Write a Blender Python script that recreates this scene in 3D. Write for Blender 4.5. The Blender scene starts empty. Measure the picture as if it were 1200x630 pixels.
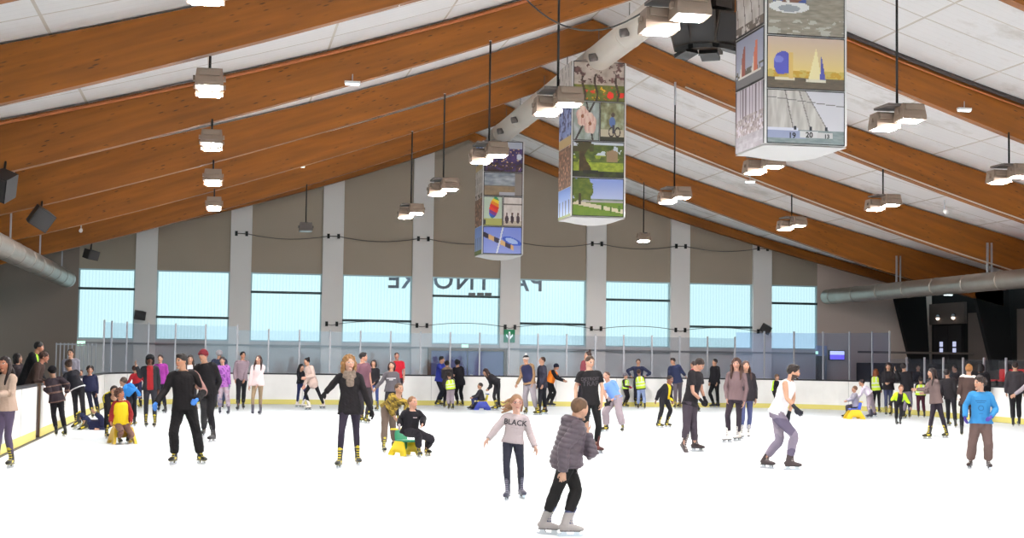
LAMP_E = 450; SKY_E = 2.2
import bpy, math, random
import numpy as np
from mathutils import Vector, Matrix, noise
from mathutils.bvhtree import BVHTree
random.seed(7); RNG = np.random.default_rng(7)
SC = bpy.context.scene
COL = SC.collection
pi = math.pi
# ------------------------------------------------------------------ camera
CAM_F = 1739.6079
_P, _Y, _R = 0.0597, 0.1932, 0.0136
CAM_D = np.array([math.sin(_Y)*math.cos(_P), math.cos(_Y)*math.cos(_P), math.sin(_P)])
_r = np.array([math.cos(_Y), -math.sin(_Y), 0.0]); _u = np.cross(_r, CAM_D)
CAM_R = _r*math.cos(_R)+_u*math.sin(_R); CAM_U = -_r*math.sin(_R)+_u*math.cos(_R)
CAM_C = np.array([0, 0, 1.7545])
def ray(x, y): return CAM_D*CAM_F + CAM_R*(x-600) + CAM_U*(315-y)
def atY(x, y, Y): v = ray(x, y); return CAM_C + v*(Y/v[1])
def atX(x, y, X): v = ray(x, y); return CAM_C + v*(X/v[0])
def atZ(x, y, Z): v = ray(x, y); return CAM_C + v*((Z-CAM_C[2])/v[2])
cam = bpy.data.cameras.new('camera'); co = bpy.data.objects.new('camera', cam); COL.objects.link(co)
cam.sensor_width = 36; cam.lens = CAM_F/1200*36; cam.clip_end = 400; cam.clip_start = .1
M = Matrix.Identity(4)
for i in range(3):
    M[i][0], M[i][1], M[i][2], M[i][3] = CAM_R[i], CAM_U[i], -CAM_D[i], CAM_C[i]
co.matrix_world = M
SC.camera = co
SC.view_settings.view_transform = 'Standard'; SC.view_settings.look = 'None'; SC.view_settings.gamma = 1
SC.view_settings.use_curve_mapping = False
SC.view_settings.exposure = 0.12
SC.cycles.use_denoising = True
SC.cycles.max_bounces = 8; SC.cycles.diffuse_bounces = 4; SC.cycles.glossy_bounces = 3; SC.cycles.transparent_max_bounces = 16
SC.cycles.caustics_reflective = False; SC.cycles.caustics_refractive = False
SC.cycles.sample_clamp_indirect = 4
# ------------------------------------------------------------------ helpers
def lin(c):
    return tuple(((v/255)/12.92 if v/255 <= .04045 else ((v/255+.055)/1.055)**2.4) for v in c)
class MB:
    def __init__(s): s.v = []; s.f = []; s.m = []; s.sm = []
    def add(s, V, F, m=0, sm=False):
        o = len(s.v); s.v += [tuple(map(float, p)) for p in V]
        for f in F: s.f.append(tuple(i+o for i in f)); s.m.append(m); s.sm.append(sm)
        return s
    def box(s, lo, hi, m=0, mat=None, bev=0):
        x0, y0, z0 = lo; x1, y1, z1 = hi
        if bev:
            b = bev; V = []; 
            for z, k in ((z0, b), (z0+b, 0), (z1-b, 0), (z1, b)):
                xa, xb, ya, yb = x0+k, x1-k, y0+k, y1-k
                c = b*.7
                V += [(xa+c, ya, z), (xb-c, ya, z), (xb, ya+c, z), (xb, yb-c, z), (xb-c, yb, z), (xa+c, yb, z), (xa, yb-c, z), (xa, ya+c, z)]
            F = [tuple(range(7, -1, -1)), tuple(range(24, 32))]
            for r in range(3):
                for i in range(8): F.append((r*8+i, r*8+(i+1) % 8, r*8+8+(i+1) % 8, r*8+8+i))
        else:
            V = [(x0, y0, z0), (x1, y0, z0), (x1, y1, z0), (x0, y1, z0), (x0, y0, z1), (x1, y0, z1), (x1, y1, z1), (x0, y1, z1)]
            F = [(3, 2, 1, 0), (4, 5, 6, 7), (0, 1, 5, 4), (1, 2, 6, 5), (2, 3, 7, 6), (3, 0, 4, 7)]
        if mat is not None: V = [mat @ Vector(p) for p in V]
        return s.add(V, F, m)
    def tube(s, pts, r, n=10, m=0, cap=True):
        V, F = loft_raw([(p, (r if not hasattr(r, '__len__') else r[i]),)*1 + ((r if not hasattr(r, '__len__') else r[i]),) for i, p in enumerate(pts)], n, cap=cap)
        return s.add(V, F, m, True)
    def prism(s, poly, y0, y1, m=0, ax='y'):
        n = len(poly)
        def P(a, b, t): return (a, t, b) if ax == 'y' else ((t, a, b) if ax == 'x' else (a, b, t))
        V = [P(a, b, y0) for a, b in poly]+[P(a, b, y1) for a, b in poly]
        F = [tuple(range(n)), tuple(range(2*n-1, n-1, -1))]+[(i, i+n, (i+1) % n+n, (i+1) % n) for i in range(n)]
        return s.add(V, F, m)
    def ball(s, c, r, m=0, nu=12, nv=8):
        if not hasattr(r, '__len__'): r = (r, r, r)
        V = [(c[0], c[1], c[2]-r[2])]
        for j in range(1, nv):
            a = -pi/2+pi*j/nv
            for i in range(nu): t = 2*pi*i/nu; V.append((c[0]+r[0]*math.cos(a)*math.cos(t), c[1]+r[1]*math.cos(a)*math.sin(t), c[2]+r[2]*math.sin(a)))
        V.append((c[0], c[1], c[2]+r[2])); F = []
        for i in range(nu):
            F.append((0, 1+(i+1) % nu, 1+i)); b = 1+(nv-2)*nu
            F.append((b+i, b+(i+1) % nu, len(V)-1))
            for j in range(nv-2): a = 1+j*nu; F.append((a+i, a+(i+1) % nu, a+nu+(i+1) % nu, a+nu+i))
        return s.add(V, F, m, True)
    def build(s, name, mats, parent=None, kind=None, loc=None):
        me = bpy.data.meshes.new(name)
        v = s.v
        if loc is not None: v = [(p[0]-loc[0], p[1]-loc[1], p[2]-loc[2]) for p in v]
        me.from_pydata(v, [], s.f)
        if not isinstance(mats, (list, tuple)): mats = [mats]
        for mt in mats: me.materials.append(mt)
        me.polygons.foreach_set('material_index', s.m); me.polygons.foreach_set('use_smooth', s.sm)
        me.update()
        import bmesh
        bm = bmesh.new(); bm.from_mesh(me); bmesh.ops.recalc_face_normals(bm, faces=bm.faces); bm.to_mesh(me); bm.free()
        o = bpy.data.objects.new(name, me); COL.objects.link(o)
        if parent is not None: o.parent = parent
        if loc is not None: o.location = loc
        if kind: o['kind'] = kind
        return o
def loft_raw(path, n=10, ref=None, cap=True, ends=(1, 1)):
    """path: list of (p, ra, rb); ra along the side axis, rb along ref axis"""
    P = [np.array(p[0], float) for p in path]; V = []; F = []
    k = len(P)
    T = []
    for i in range(k):
        t = P[min(i+1, k-1)]-P[max(i-1, 0)]; T.append(t/(np.linalg.norm(t)+1e-9))
    f = np.array(ref if ref is not None else (0.13, -1, .07), float)
    if ref is None and abs(np.dot(f/np.linalg.norm(f), T[0])) > .9: f = np.array((1., .2, 0))
    for i in range(k):
        b = f-np.dot(f, T[i])*T[i]; b /= np.linalg.norm(b)+1e-9
        a = np.cross(b, T[i])
        if ref is None: f = b
        for j in range(n):
            t = 2*pi*j/n
            V.append(P[i]+a*path[i][1]*math.cos(t)+b*path[i][2]*math.sin(t))
    for i in range(k-1):
        for j in range(n): F.append((i*n+j, i*n+(j+1) % n, (i+1)*n+(j+1) % n, (i+1)*n+j))
    if cap:
        F.append(tuple(range(n-1, -1, -1))); F.append(tuple(range((k-1)*n, k*n)))
    return V, F
def empty(name, loc, label, cat, group=None, rz=0):
    o = bpy.data.objects.new(name, None); COL.objects.link(o); o.location = loc; o.rotation_euler = (0, 0, rz)
    o.empty_display_size = .2
    o['label'] = label; o['category'] = cat
    if group: o['group'] = group
    return o
def tag(o, label, cat, group=None):
    o['label'] = label; o['category'] = cat
    if group: o['group'] = group
    return o
# ------------------------------------------------------------------ materials
def mat(name, col, rough=.6, spec=.3, metal=0, emis=None, es=0, bump=None, noise_col=None, attr=False, alpha=None):
    m = bpy.data.materials.new(name); m.use_nodes = True; nt = m.node_tree; b = nt.nodes['Principled BSDF']
    c = lin(col) if max(col) > 1.5 else tuple(col)
    b.inputs['Base Color'].default_value = (*c, 1); b.inputs['Roughness'].default_value = rough
    b.inputs['Specular IOR Level'].default_value = spec; b.inputs['Metallic'].default_value = metal
    if emis: b.inputs['Emission Color'].default_value = (*lin(emis), 1); b.inputs['Emission Strength'].default_value = es
    if attr:
        a = nt.nodes.new('ShaderNodeAttribute'); a.attribute_name = 'col'; nt.links.new(a.outputs['Color'], b.inputs['Base Color'])
    if noise_col:
        sc_, amt, c2 = noise_col
        tc = nt.nodes.new('ShaderNodeTexCoord'); n = nt.nodes.new('ShaderNodeTexNoise'); n.inputs['Scale'].default_value = sc_; n.inputs['Detail'].default_value = 5
        nt.links.new(tc.outputs['Object'], n.inputs['Vector'])
        mx = nt.nodes.new('ShaderNodeMix'); mx.data_type = 'RGBA'
        rmp = nt.nodes.new('ShaderNodeMapRange'); rmp.inputs['From Min'].default_value = .35; rmp.inputs['From Max'].default_value = .7; rmp.inputs['To Max'].default_value = amt
        nt.links.new(n.outputs['Fac'], rmp.inputs['Value']); nt.links.new(rmp.outputs['Result'], mx.inputs['Factor'])
        mx.inputs['A'].default_value = (*c, 1); mx.inputs['B'].default_value = (*lin(c2), 1)
        nt.links.new(mx.outputs['Result'], b.inputs['Base Color'])
    if bump:
        sc_, st, ds = bump
        tc = nt.nodes.new('ShaderNodeTexCoord'); n = nt.nodes.new('ShaderNodeTexNoise'); n.inputs['Scale'].default_value = sc_; n.inputs['Detail'].default_value = 3
        nt.links.new(tc.outputs['Object'], n.inputs['Vector']); bp = nt.nodes.new('ShaderNodeBump'); bp.inputs['Strength'].default_value = st; bp.inputs['Distance'].default_value = ds
        nt.links.new(n.outputs['Fac'], bp.inputs['Height']); nt.links.new(bp.outputs['Normal'], b.inputs['Normal'])
    if alpha is not None: b.inputs['Alpha'].default_value = alpha
    return m
def glassy(name, tint, gloss=.06, rough=.05, gcol=(255, 255, 255)):
    m = bpy.data.materials.new(name); m.use_nodes = True; nt = m.node_tree
    for n in list(nt.nodes): nt.nodes.remove(n)
    o = nt.nodes.new('ShaderNodeOutputMaterial'); t = nt.nodes.new('ShaderNodeBsdfTransparent'); g = nt.nodes.new('ShaderNodeBsdfGlossy'); mx = nt.nodes.new('ShaderNodeMixShader')
    t.inputs[0].default_value = (*lin(tint), 1); g.inputs['Color'].default_value = (*lin(gcol), 1); g.inputs['Roughness'].default_value = rough
    mx.inputs[0].default_value = gloss; nt.links.new(t.outputs[0], mx.inputs[1]); nt.links.new(g.outputs[0], mx.inputs[2]); nt.links.new(mx.outputs[0], o.inputs[0])
    return m
def wood_mat():
    m = mat('glulam_wood', (140, 84, 34), .5, .3); nt = m.node_tree; b = nt.nodes['Principled BSDF']
    tc = nt.nodes.new('ShaderNodeTexCoord'); mp = nt.nodes.new('ShaderNodeMapping')
    at = nt.nodes.new('ShaderNodeAttribute'); at.attribute_name = 'grain'
    mp.inputs['Scale'].default_value = (.35, 1, 4)
    nt.links.new(at.outputs['Vector'], mp.inputs['Vector'])
    n = nt.nodes.new('ShaderNodeTexNoise'); n.inputs['Scale'].default_value = 1.6; n.inputs['Detail'].default_value = 6; nt.links.new(mp.outputs[0], n.inputs['Vector'])
    r = nt.nodes.new('ShaderNodeValToRGB'); r.color_ramp.elements[0].position = .3; r.color_ramp.elements[0].color = (*lin((112, 62, 12)), 1)
    r.color_ramp.elements[1].position = .72; r.color_ramp.elements[1].color = (*lin((140, 81, 18)), 1); nt.links.new(n.outputs['Fac'], r.inputs[0])
    mp2 = nt.nodes.new('ShaderNodeMapping'); mp2.inputs['Scale'].default_value = (3.2, 3, 14); nt.links.new(at.outputs['Vector'], mp2.inputs['Vector'])
    v = nt.nodes.new('ShaderNodeTexVoronoi'); v.inputs['Scale'].default_value = 1.0; nt.links.new(mp2.outputs[0], v.inputs['Vector'])
    k = nt.nodes.new('ShaderNodeMapRange'); k.inputs['From Min'].default_value = .1; k.inputs['From Max'].default_value = .22; k.inputs['To Min'].default_value = .85; k.inputs['To Max'].default_value = 0
    nt.links.new(v.outputs['Distance'], k.inputs['Value'])
    n3 = nt.nodes.new('ShaderNodeTexNoise'); n3.inputs['Scale'].default_value = 1.1; nt.links.new(at.outputs['Vector'], n3.inputs['Vector'])
    k3 = nt.nodes.new('ShaderNodeMapRange'); k3.inputs['From Min'].default_value = .42; k3.inputs['From Max'].default_value = .55; nt.links.new(n3.outputs['Fac'], k3.inputs['Value'])
    ml = nt.nodes.new('ShaderNodeMath'); ml.operation = 'MULTIPLY'; nt.links.new(k.outputs[0], ml.inputs[0]); nt.links.new(k3.outputs[0], ml.inputs[1])
    mx = nt.nodes.new('ShaderNodeMix'); mx.data_type = 'RGBA'; nt.links.new(ml.outputs[0], mx.inputs['Factor']); nt.links.new(r.outputs[0], mx.inputs['A']); mx.inputs['B'].default_value = (*lin((46, 24, 10)), 1)
    nt.links.new(mx.outputs['Result'], b.inputs['Base Color'])
    return m
def ceiling_mat():
    m = mat('ceiling_panels', (236, 228, 222), .7, .2); nt = m.node_tree; b = nt.nodes['Principled BSDF']
    tc = nt.nodes.new('ShaderNodeTexCoord'); br = nt.nodes.new('ShaderNodeTexBrick'); br.offset = 0; br.squash = 1
    mp = nt.nodes.new('ShaderNodeMapping'); mp.inputs['Location'].default_value = (.35, .6, 0); nt.links.new(tc.outputs['Object'], mp.inputs[0]); nt.links.new(mp.outputs[0], br.inputs['Vector'])
    br.inputs['Scale'].default_value = 1; br.inputs['Brick Width'].default_value = 2.4; br.inputs['Row Height'].default_value = 1.3; br.inputs['Mortar Size'].default_value = .028; br.inputs['Mortar Smooth'].default_value = .2
    n = nt.nodes.new('ShaderNodeTexNoise'); n.inputs['Scale'].default_value = .55; n.inputs['Detail'].default_value = 7; n.inputs['Roughness'].default_value = .65; nt.links.new(tc.outputs['Object'], n.inputs['Vector'])
    r = nt.nodes.new('ShaderNodeMapRange'); r.inputs['From Min'].default_value = .56; r.inputs['From Max'].default_value = .7; r.inputs['To Max'].default_value = .75; nt.links.new(n.outputs['Fac'], r.inputs['Value'])
    # water stains are confined to the ridge on the right slope
    sp = nt.nodes.new('ShaderNodeSeparateXYZ'); nt.links.new(tc.outputs['Object'], sp.inputs[0])
    rx = nt.nodes.new('ShaderNodeMapRange'); rx.inputs['From Min'].default_value = 9.0; rx.inputs['From Max'].default_value = 10.5; nt.links.new(sp.outputs['X'], rx.inputs['Value'])
    ml = nt.nodes.new('ShaderNodeMath'); ml.operation = 'MULTIPLY'; nt.links.new(r.outputs[0], ml.inputs[0]); nt.links.new(rx.outputs[0], ml.inputs[1])
    mx = nt.nodes.new('ShaderNodeMix'); mx.data_type = 'RGBA'; nt.links.new(ml.outputs[0], mx.inputs['Factor']); mx.inputs['A'].default_value = (*lin((254, 250, 249)), 1); mx.inputs['B'].default_value = (*lin((196, 188, 178)), 1)
    m2 = nt.nodes.new('ShaderNodeMix'); m2.data_type = 'RGBA'; nt.links.new(br.outputs['Fac'], m2.inputs['Factor']); nt.links.new(mx.outputs['Result'], m2.inputs['A']); m2.inputs['B'].default_value = (*lin((214, 204, 194)), 1)
    # fine grooves of the boards
    w = nt.nodes.new('ShaderNodeTexWave'); w.bands_direction = 'Y'; w.inputs['Scale'].default_value = 1.2; nt.links.new(tc.outputs['Object'], w.inputs['Vector'])
    kw = nt.nodes.new('ShaderNodeMapRange'); kw.inputs['From Min'].default_value = .0; kw.inputs['From Max'].default_value = .06; kw.inputs['To Min'].default_value = .1; kw.inputs['To Max'].default_value = 0; nt.links.new(w.outputs['Fac'], kw.inputs['Value'])
    m3 = nt.nodes.new('ShaderNodeMix'); m3.data_type = 'RGBA'; nt.links.new(kw.outputs[0], m3.inputs['Factor']); nt.links.new(m2.outputs['Result'], m3.inputs['A']); m3.inputs['B'].default_value = (*lin((190, 182, 172)), 1)
    nt.links.new(m3.outputs['Result'], b.inputs['Base Color'])
    return m
def ice_mat():
    m = mat('ice', (244, 244, 246), .3, .35); nt = m.node_tree; b = nt.nodes['Principled BSDF']
    tc = nt.nodes.new('ShaderNodeTexCoord'); mp = nt.nodes.new('ShaderNodeMapping'); mp.inputs['Scale'].default_value = (.5, .2, 1); nt.links.new(tc.outputs['Object'], mp.inputs[0])
    n = nt.nodes.new('ShaderNodeTexNoise'); n.inputs['Scale'].default_value = 1; n.inputs['Detail'].default_value = 8; n.inputs['Roughness'].default_value = .6; nt.links.new(mp.outputs[0], n.inputs['Vector'])
    mr = nt.nodes.new('ShaderNodeMapRange'); mr.inputs['To Min'].default_value = .2; mr.inputs['To Max'].default_value = .42; nt.links.new(n.outputs['Fac'], mr.inputs['Value']); nt.links.new(mr.outputs[0], b.inputs['Roughness'])
    r = nt.nodes.new('ShaderNodeValToRGB'); r.color_ramp.elements[0].position = .35; r.color_ramp.elements[0].color = (*lin((230, 236, 239)), 1); r.color_ramp.elements[1].position = .65; r.color_ramp.elements[1].color = (*lin((240, 244, 246)), 1)
    nt.links.new(n.outputs['Fac'], r.inputs[0]); nt.links.new(r.outputs[0], b.inputs['Base Color'])
    return m
def steel_mat():
    m = mat('galvanised_steel', (168, 158, 148), .3, .5, .9); nt = m.node_tree; b = nt.nodes['Principled BSDF']
    tc = nt.nodes.new('ShaderNodeTexCoord'); n = nt.nodes.new('ShaderNodeTexNoise'); n.inputs['Scale'].default_value = 2.2; n.inputs['Detail'].default_value = 6; nt.links.new(tc.outputs['Object'], n.inputs['Vector'])
    r = nt.nodes.new('ShaderNodeMapRange'); r.inputs['To Min'].default_value = .28; r.inputs['To Max'].default_value = .6; nt.links.new(n.outputs['Fac'], r.inputs['Value']); nt.links.new(r.outputs[0], b.inputs['Roughness'])
    return m
def boards_mat():
    m = mat('board_white', (251, 249, 246), .4, .3, noise_col=(1.3, .5, (232, 230, 226)))
    return m
WOOD, CEIL, ICE, STEEL = wood_mat(), ceiling_mat(), ice_mat(), steel_mat()
BOARD = boards_mat()
YEL = mat('kick_yellow', (226, 214, 124), .45); DARK = mat('dark_rail', (40, 40, 46), .5); BLACK = mat('black_metal', (22, 21, 21), .5)
ALU = mat('aluminium', (178, 178, 184), .4, .4, .5)
PANE = glassy('shield_glass', (240, 242, 246), .045, .06)
PANEB = glassy('shield_glass_refl_tint', (232, 235, 246), .03, .1, (235, 238, 255))  # blue reflections of the tall panes are put into the tint
PIL = mat('pilaster_paint', (240, 234, 230), .7); WALLG = mat('wall_grey', (212, 210, 210), .7)
WALLT = mat('wall_taupe', (214, 194, 182), .75); BLIND = mat('blind_taupe', (166, 152, 136), .8, noise_col=(.5, .35, (158, 144, 128)))
SIDE = mat('wall_dark_taupe', (128, 112, 104), .8); BLK = mat('matt_black', (14, 13, 13), .8)
PVC = mat('banner_white', (236, 232, 230), .5); LENS = mat('lamp_lens', (255, 255, 255), .3, emis=(214, 244, 255), es=16); HOUS = mat('lamp_housing', (128, 110, 96), .5, .3)
HOUSD = mat('lamp_housing_dark', (86, 78, 74), .5)
CONC = mat('floor_grey', (120, 116, 114), .7); RED = mat('seat_red', (224, 58, 60), .5); CREAM = mat('duct_fabric', (232, 222, 210), .6, .3)
PICT = mat('printed_photo', (128, 128, 128), .45, .3, attr=True)
VIOLET = mat('door_violet', (112, 114, 158), .5); DOORF = mat('door_frame_brown', (120, 92, 76), .6)
# ------------------------------------------------------------------ room
RX = 9.3                       # ridge
YB = [17.666+6.4958*i for i in range(-4, 7)]
ZT = ([0, 1.2, 2.67, 3.7, 4.7, 6.1, 7.16, 7.8, 8.7, 11.4, 13.3, 15.7, 19.2], [10.53, 10.07, 9.55, 9.19, 8.87, 8.4, 8.04, 7.8, 7.55, 6.92, 6.38, 5.84, 4.95])
ZB = ([0, 1, 2.66, 3.66, 4.67, 5.4, 6.8, 7.6, 8.5, 9.94, 11.4, 12, 14.5, 19.2], [9.75, 9.45, 8.84, 8.5, 8.14, 7.85, 7.38, 7.03, 6.7, 6.25, 5.9, 5.74, 5.12, 3.8])
_ct, _cb = np.polyfit(ZT[0], ZT[1], 3), np.polyfit(ZB[0], ZB[1], 3)
zt = lambda d: float(np.polyval(_ct, d)); zb = lambda d: float(np.polyval(_cb, d))
WL, WR, YW, YN = -9.4, 28.9, 57.0, -12.0
def flat(name, lo, hi, m, kind='structure'): return MB().box(lo, hi).build(name, m, kind=kind)
flat('floor', (-3.5, YN, -.1), (23.2, 53.4, 0), ICE)
mb = MB(); mb.box((WL, YN, -.12), (-3.5, YW, -.02)).box((23.2, YN, -.12), (WR, YW, -.02)).box((-3.5, 53.4, -.12), (23.2, YW, -.02)); mb.build('floor_surround', CONC, kind='structure')
# ceiling: two slopes with thickness
mb = MB(); ds = ZT[0]
for s in (-1, 1):
    poly = [(RX+s*d, zt(d)+.04) for d in ds]+[(RX+s*d, zt(d)+.24) for d in reversed(ds)]
    mb.prism(poly, YN, YW+.3)
mb.build('ceiling', CEIL, kind='structure')
def beam(Y, thick=.24, zb=zb):
    mb = MB(); dd = [0, .4, .8, 1.2, 1.9, 2.67, 3.7, 4.7, 5.4, 6.1, 7, 7.8, 8.7, 9.94, 11.4, 12.3, 13.3, 14.5, 15.7, 17.5, 18.9]
    V = []; F = []; G = []; LF = []
    for s in (-1, 1):
        o = len(V)
        for d in dd:
            for z, q in ((zb(d), 0), (zt(d), 1)):
                for y in (Y-thick/2, Y+thick/2): V.append((RX+s*d, y, z)); G.append((d*s+Y*3.7, y*2, z+d*.33))
        for i in range(len(dd)-1):
            a = o+i*4; b = a+4
            F += [(a, b, b+2, a+2), (a+1, a+3, b+3, b+1), (a, a+1, b+1, b), (a+2, b+2, b+3, a+3)]
        F += [(o, o+2, o+3, o+1), (b, b+1, b+3, b+2)]
        # leg
        xi = RX+s*18.2; xo = RX+s*19.1; zz = 4.0
        o = len(V); bx = RX+s*18.9; b2 = RX+s*19.35
        for (x, z) in ((xi-s*.5, 4.6), (xo, 4.6), (b2, 0), (bx, 0)):
            for y in (Y-thick/2, Y+thick/2): V.append((x, y, z)); G.append((z+Y*3.7, y*2, x))
        LF += [(o, o+2, o+4, o+6), (o+1, o+7, o+5, o+3), (o, o+1, o+3, o+2), (o+2, o+3, o+5, o+4), (o+6, o+4, o+5, o+7), (o, o+6, o+7, o+1)]
    mb.add(V, F); mb.f += LF; mb.m += [1]*len(LF); mb.sm += [False]*len(LF); ob = mb.build('beam', [WOOD, BLK], kind='structure')
    a = ob.data.attributes.new('grain', 'FLOAT_VECTOR', 'POINT'); a.data.foreach_set('vector', np.array(G, np.float32).ravel())
    return ob
for k_, Y in enumerate(YB): beam(Y, zb=(lambda d: zt(d)-.36) if k_ == len(YB)-1 else (lambda d: zb(d)+(.1 if k_ == 5 else 0)))
# side walls; the unseen left one gets added openings for sky light
mb = MB().box((WL-.2, YN, -.1), (WL, YW, 1.0)).box((WL-.2, YN, 4.3), (WL, YW, 5.1))
ADDED_WIN = []
for y in YB[:-1]: mb.box((WL-.2, y-.5, 1.0), (WL, y+.5, 4.3)); ADDED_WIN.append((y+.5, y+6.4958-.5))
mb.build('wall_left', SIDE, kind='structure')
flat('wall_right', (WR, YN, -.1), (WR+.2, YW, 5.1), BLK)
# back wall
WX0, WP, WW, ZTOP, ZBOT = -5.8411, 3.4622, 2.6767, 4.8527, 2.2422
win = []
for i in range(9):
    a = WX0+i*WP; b = a+WW
    if i == 0: a = -5.2
    if i == 8: b = 23.86
    win.append((a, b))
def gable(x0, x1, z0, y0, y1):
    xs = sorted({x0, x1, *[x for x in [RX+s*d for d in ds for s in (-1, 1)] if x0 < x < x1]})
    return MB().prism([(x0, z0), (x1, z0)]+[(x, zt(abs(x-RX))+.1) for x in reversed(xs)], y0, y1)
gable(WL, win[0][0], 0, YW, YW+.25).build('wall_back_left', mat('wall_taupe_shade', (136, 120, 110), .75), kind='structure')  # darker taupe copy: shade in the colour offsets the added side windows
gable(win[8][1], WR, 0, YW, YW+.25).build('wall_back_right', WALLT, kind='structure')
flat('wall_back', (win[0][0], YW, 0), (win[8][1], YW+.25, ZBOT), WALLG)
for i in range(8):
    gable(win[i][1], win[i+1][0], ZBOT, YW-.12, YW+.25).build('wall_pier', PIL, kind='structure')
    flat('trim_%d' % (i+1), (win[i][1]-.0, YW-.12, 0), (win[i+1][0], YW-.002, ZBOT), PIL)
flat('trim_9', (win[0][0], YW-.16, 2.06), (win[8][1], YW-.121, 2.13), mat('ledge', (150, 148, 150), .6))
PANEW = bpy.data.materials.new('polycarbonate'); PANEW.use_nodes = True; nt = PANEW.node_tree
for n in list(nt.nodes): nt.nodes.remove(n)
o_ = nt.nodes.new('ShaderNodeOutputMaterial'); t_ = nt.nodes.new('ShaderNodeBsdfTransparent'); g_ = nt.nodes.new('ShaderNodeBsdfGlossy'); x_ = nt.nodes.new('ShaderNodeMixShader')
tc_ = nt.nodes.new('ShaderNodeTexCoord'); w_ = nt.nodes.new('ShaderNodeTexWave'); w_.inputs['Scale'].default_value = 2.6; w_.bands_direction = 'X'; nt.links.new(tc_.outputs['Object'], w_.inputs['Vector'])
r_ = nt.nodes.new('ShaderNodeValToRGB'); r_.color_ramp.elements[0].position = .0; r_.color_ramp.elements[0].color = (*lin((211, 214, 213)), 1); r_.color_ramp.elements[1].position = .3; r_.color_ramp.elements[1].color = (*lin((217, 219, 217)), 1)
nt.links.new(w_.outputs['Fac'], r_.inputs[0]); nt.links.new(r_.outputs[0], t_.inputs[0]); x_.inputs[0].default_value = .04; g_.inputs['Roughness'].default_value = .3
nt.links.new(t_.outputs[0], x_.inputs[1]); nt.links.new(g_.outputs[0], x_.inputs[2]); nt.links.new(x_.outputs[0], o_.inputs[0])
WBAR = mat('window_bar', (58, 74, 76), .5)
for i, (a, b) in enumerate(ADDED_WIN):  # unseen side windows, added to bring sky light onto the back wall
    b = min(b, YW-.3)
    wo = MB().box((WL-.15, a, 1.0), (WL-.05, b, 1.06)).box((WL-.15, a, 4.24), (WL-.05, b, 4.3)).build('window_%d' % (i+10), mat('added_side_frame', (190, 214, 220), .5) if i == 0 else bpy.data.materials['added_side_frame'], kind='structure')
    MB().box((WL-.11, a+.01, 1.06), (WL-.09, b-.01, 4.24)).build('pane', PANEW, wo)
ORD = ['first', 'second', 'third', 'fourth', 'fifth', 'sixth', 'seventh', 'eighth', 'ninth']
for i, (a, b) in enumerate(win):
    w = MB(); t = .05
    w.box((a, YW+.02, ZBOT), (b, YW+.14, ZBOT+t)).box((a, YW+.02, ZTOP-t), (b, YW+.14, ZTOP)).box((a, YW+.02, ZBOT+t), (a+t, YW+.14, ZTOP-t)).box((b-t, YW+.02, ZBOT+t), (b, YW+.14, ZTOP-t))
    wo = w.build('window_%d' % (i+1), mat('window_frame', (190, 214, 220), .5) if i == 0 else bpy.data.materials['window_frame'], kind='structure')
    MB().box((a+t, YW+.09, ZBOT+t), (b-t, YW+.11, ZTOP-t)).build('pane', PANEW, wo)
    zr = ZTOP-.74 if i % 2 == 0 else ZBOT+.86
    MB().box((a, YW-.01, zr-.045), (b, YW+.06, zr+.045)).build('transom_bar', WBAR, wo)
    # brown roller blind covering the glazing above the windows
    g = gable(a+.001, b-.001, ZTOP+.001, YW+.01, YW+.2).build('wall_back_blind', BLIND, kind='structure')
# ------------------------------------------------------------------ rink boards and glass
HB = 1.1
XL, XR, YF, RC = -3.6, 23.3, 53.46, 4.2
def arc(cx, cy, a0, a1, n):
    a0 -= .08 if a0 > a1 else 0; a1 += .08
    return [(cx+RC*math.cos(math.radians(a0+(a1-a0)*i/n)), cy+RC*math.sin(math.radians(a0+(a1-a0)*i/n))) for i in range(n+1)]
def offs(path, w):
    out = []
    for i, p in enumerate(path):
        a = path[max(i-1, 0)]; b = path[min(i+1, len(path)-1)]
        t = Vector((b[0]-a[0], b[1]-a[1])).normalized(); out.append((p[0]-t.y*w, p[1]+t.x*w))
    return out
def strip(mb, path, w0, w1, z0, z1, m=0):
    a = offs(path, w0); b = offs(path, w1); n = len(path); V = []
    for z in (z0, z1):
        V += [(x, y, z) for x, y in a]+[(x, y, z) for x, y in b]
    F = []
    for i in range(n-1):
        F += [(i, i+1, n+i+1, n+i), (2*n+i, 3*n+i, 3*n+i+1, 2*n+i+1), (i, 2*n+i, 2*n+i+1, i+1), (n+i, n+i+1, 3*n+i+1, 3*n+i)]
    F += [(0, n, 3*n, 2*n), (n-1, 3*n-1, 4*n-1, 2*n-1)]
    return mb.add(V, F, m)
def resample(path, step):
    P = [Vector(p) for p in path]; L = [0]
    for a, b in zip(P, P[1:]): L.append(L[-1]+(b-a).length)
    n = max(1, round(L[-1]/step)); out = []
    for k in range(n+1):
        s = L[-1]*k/n
        i = max(j for j in range(len(L)) if L[j] <= s+1e-6); i = min(i, len(P)-2)
        out.append(tuple(P[i].lerp(P[i+1], (s-L[i])/max(L[i+1]-L[i], 1e-6))))
    return out
SEAM = mat('board_seam', (196, 194, 192), .5)
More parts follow.
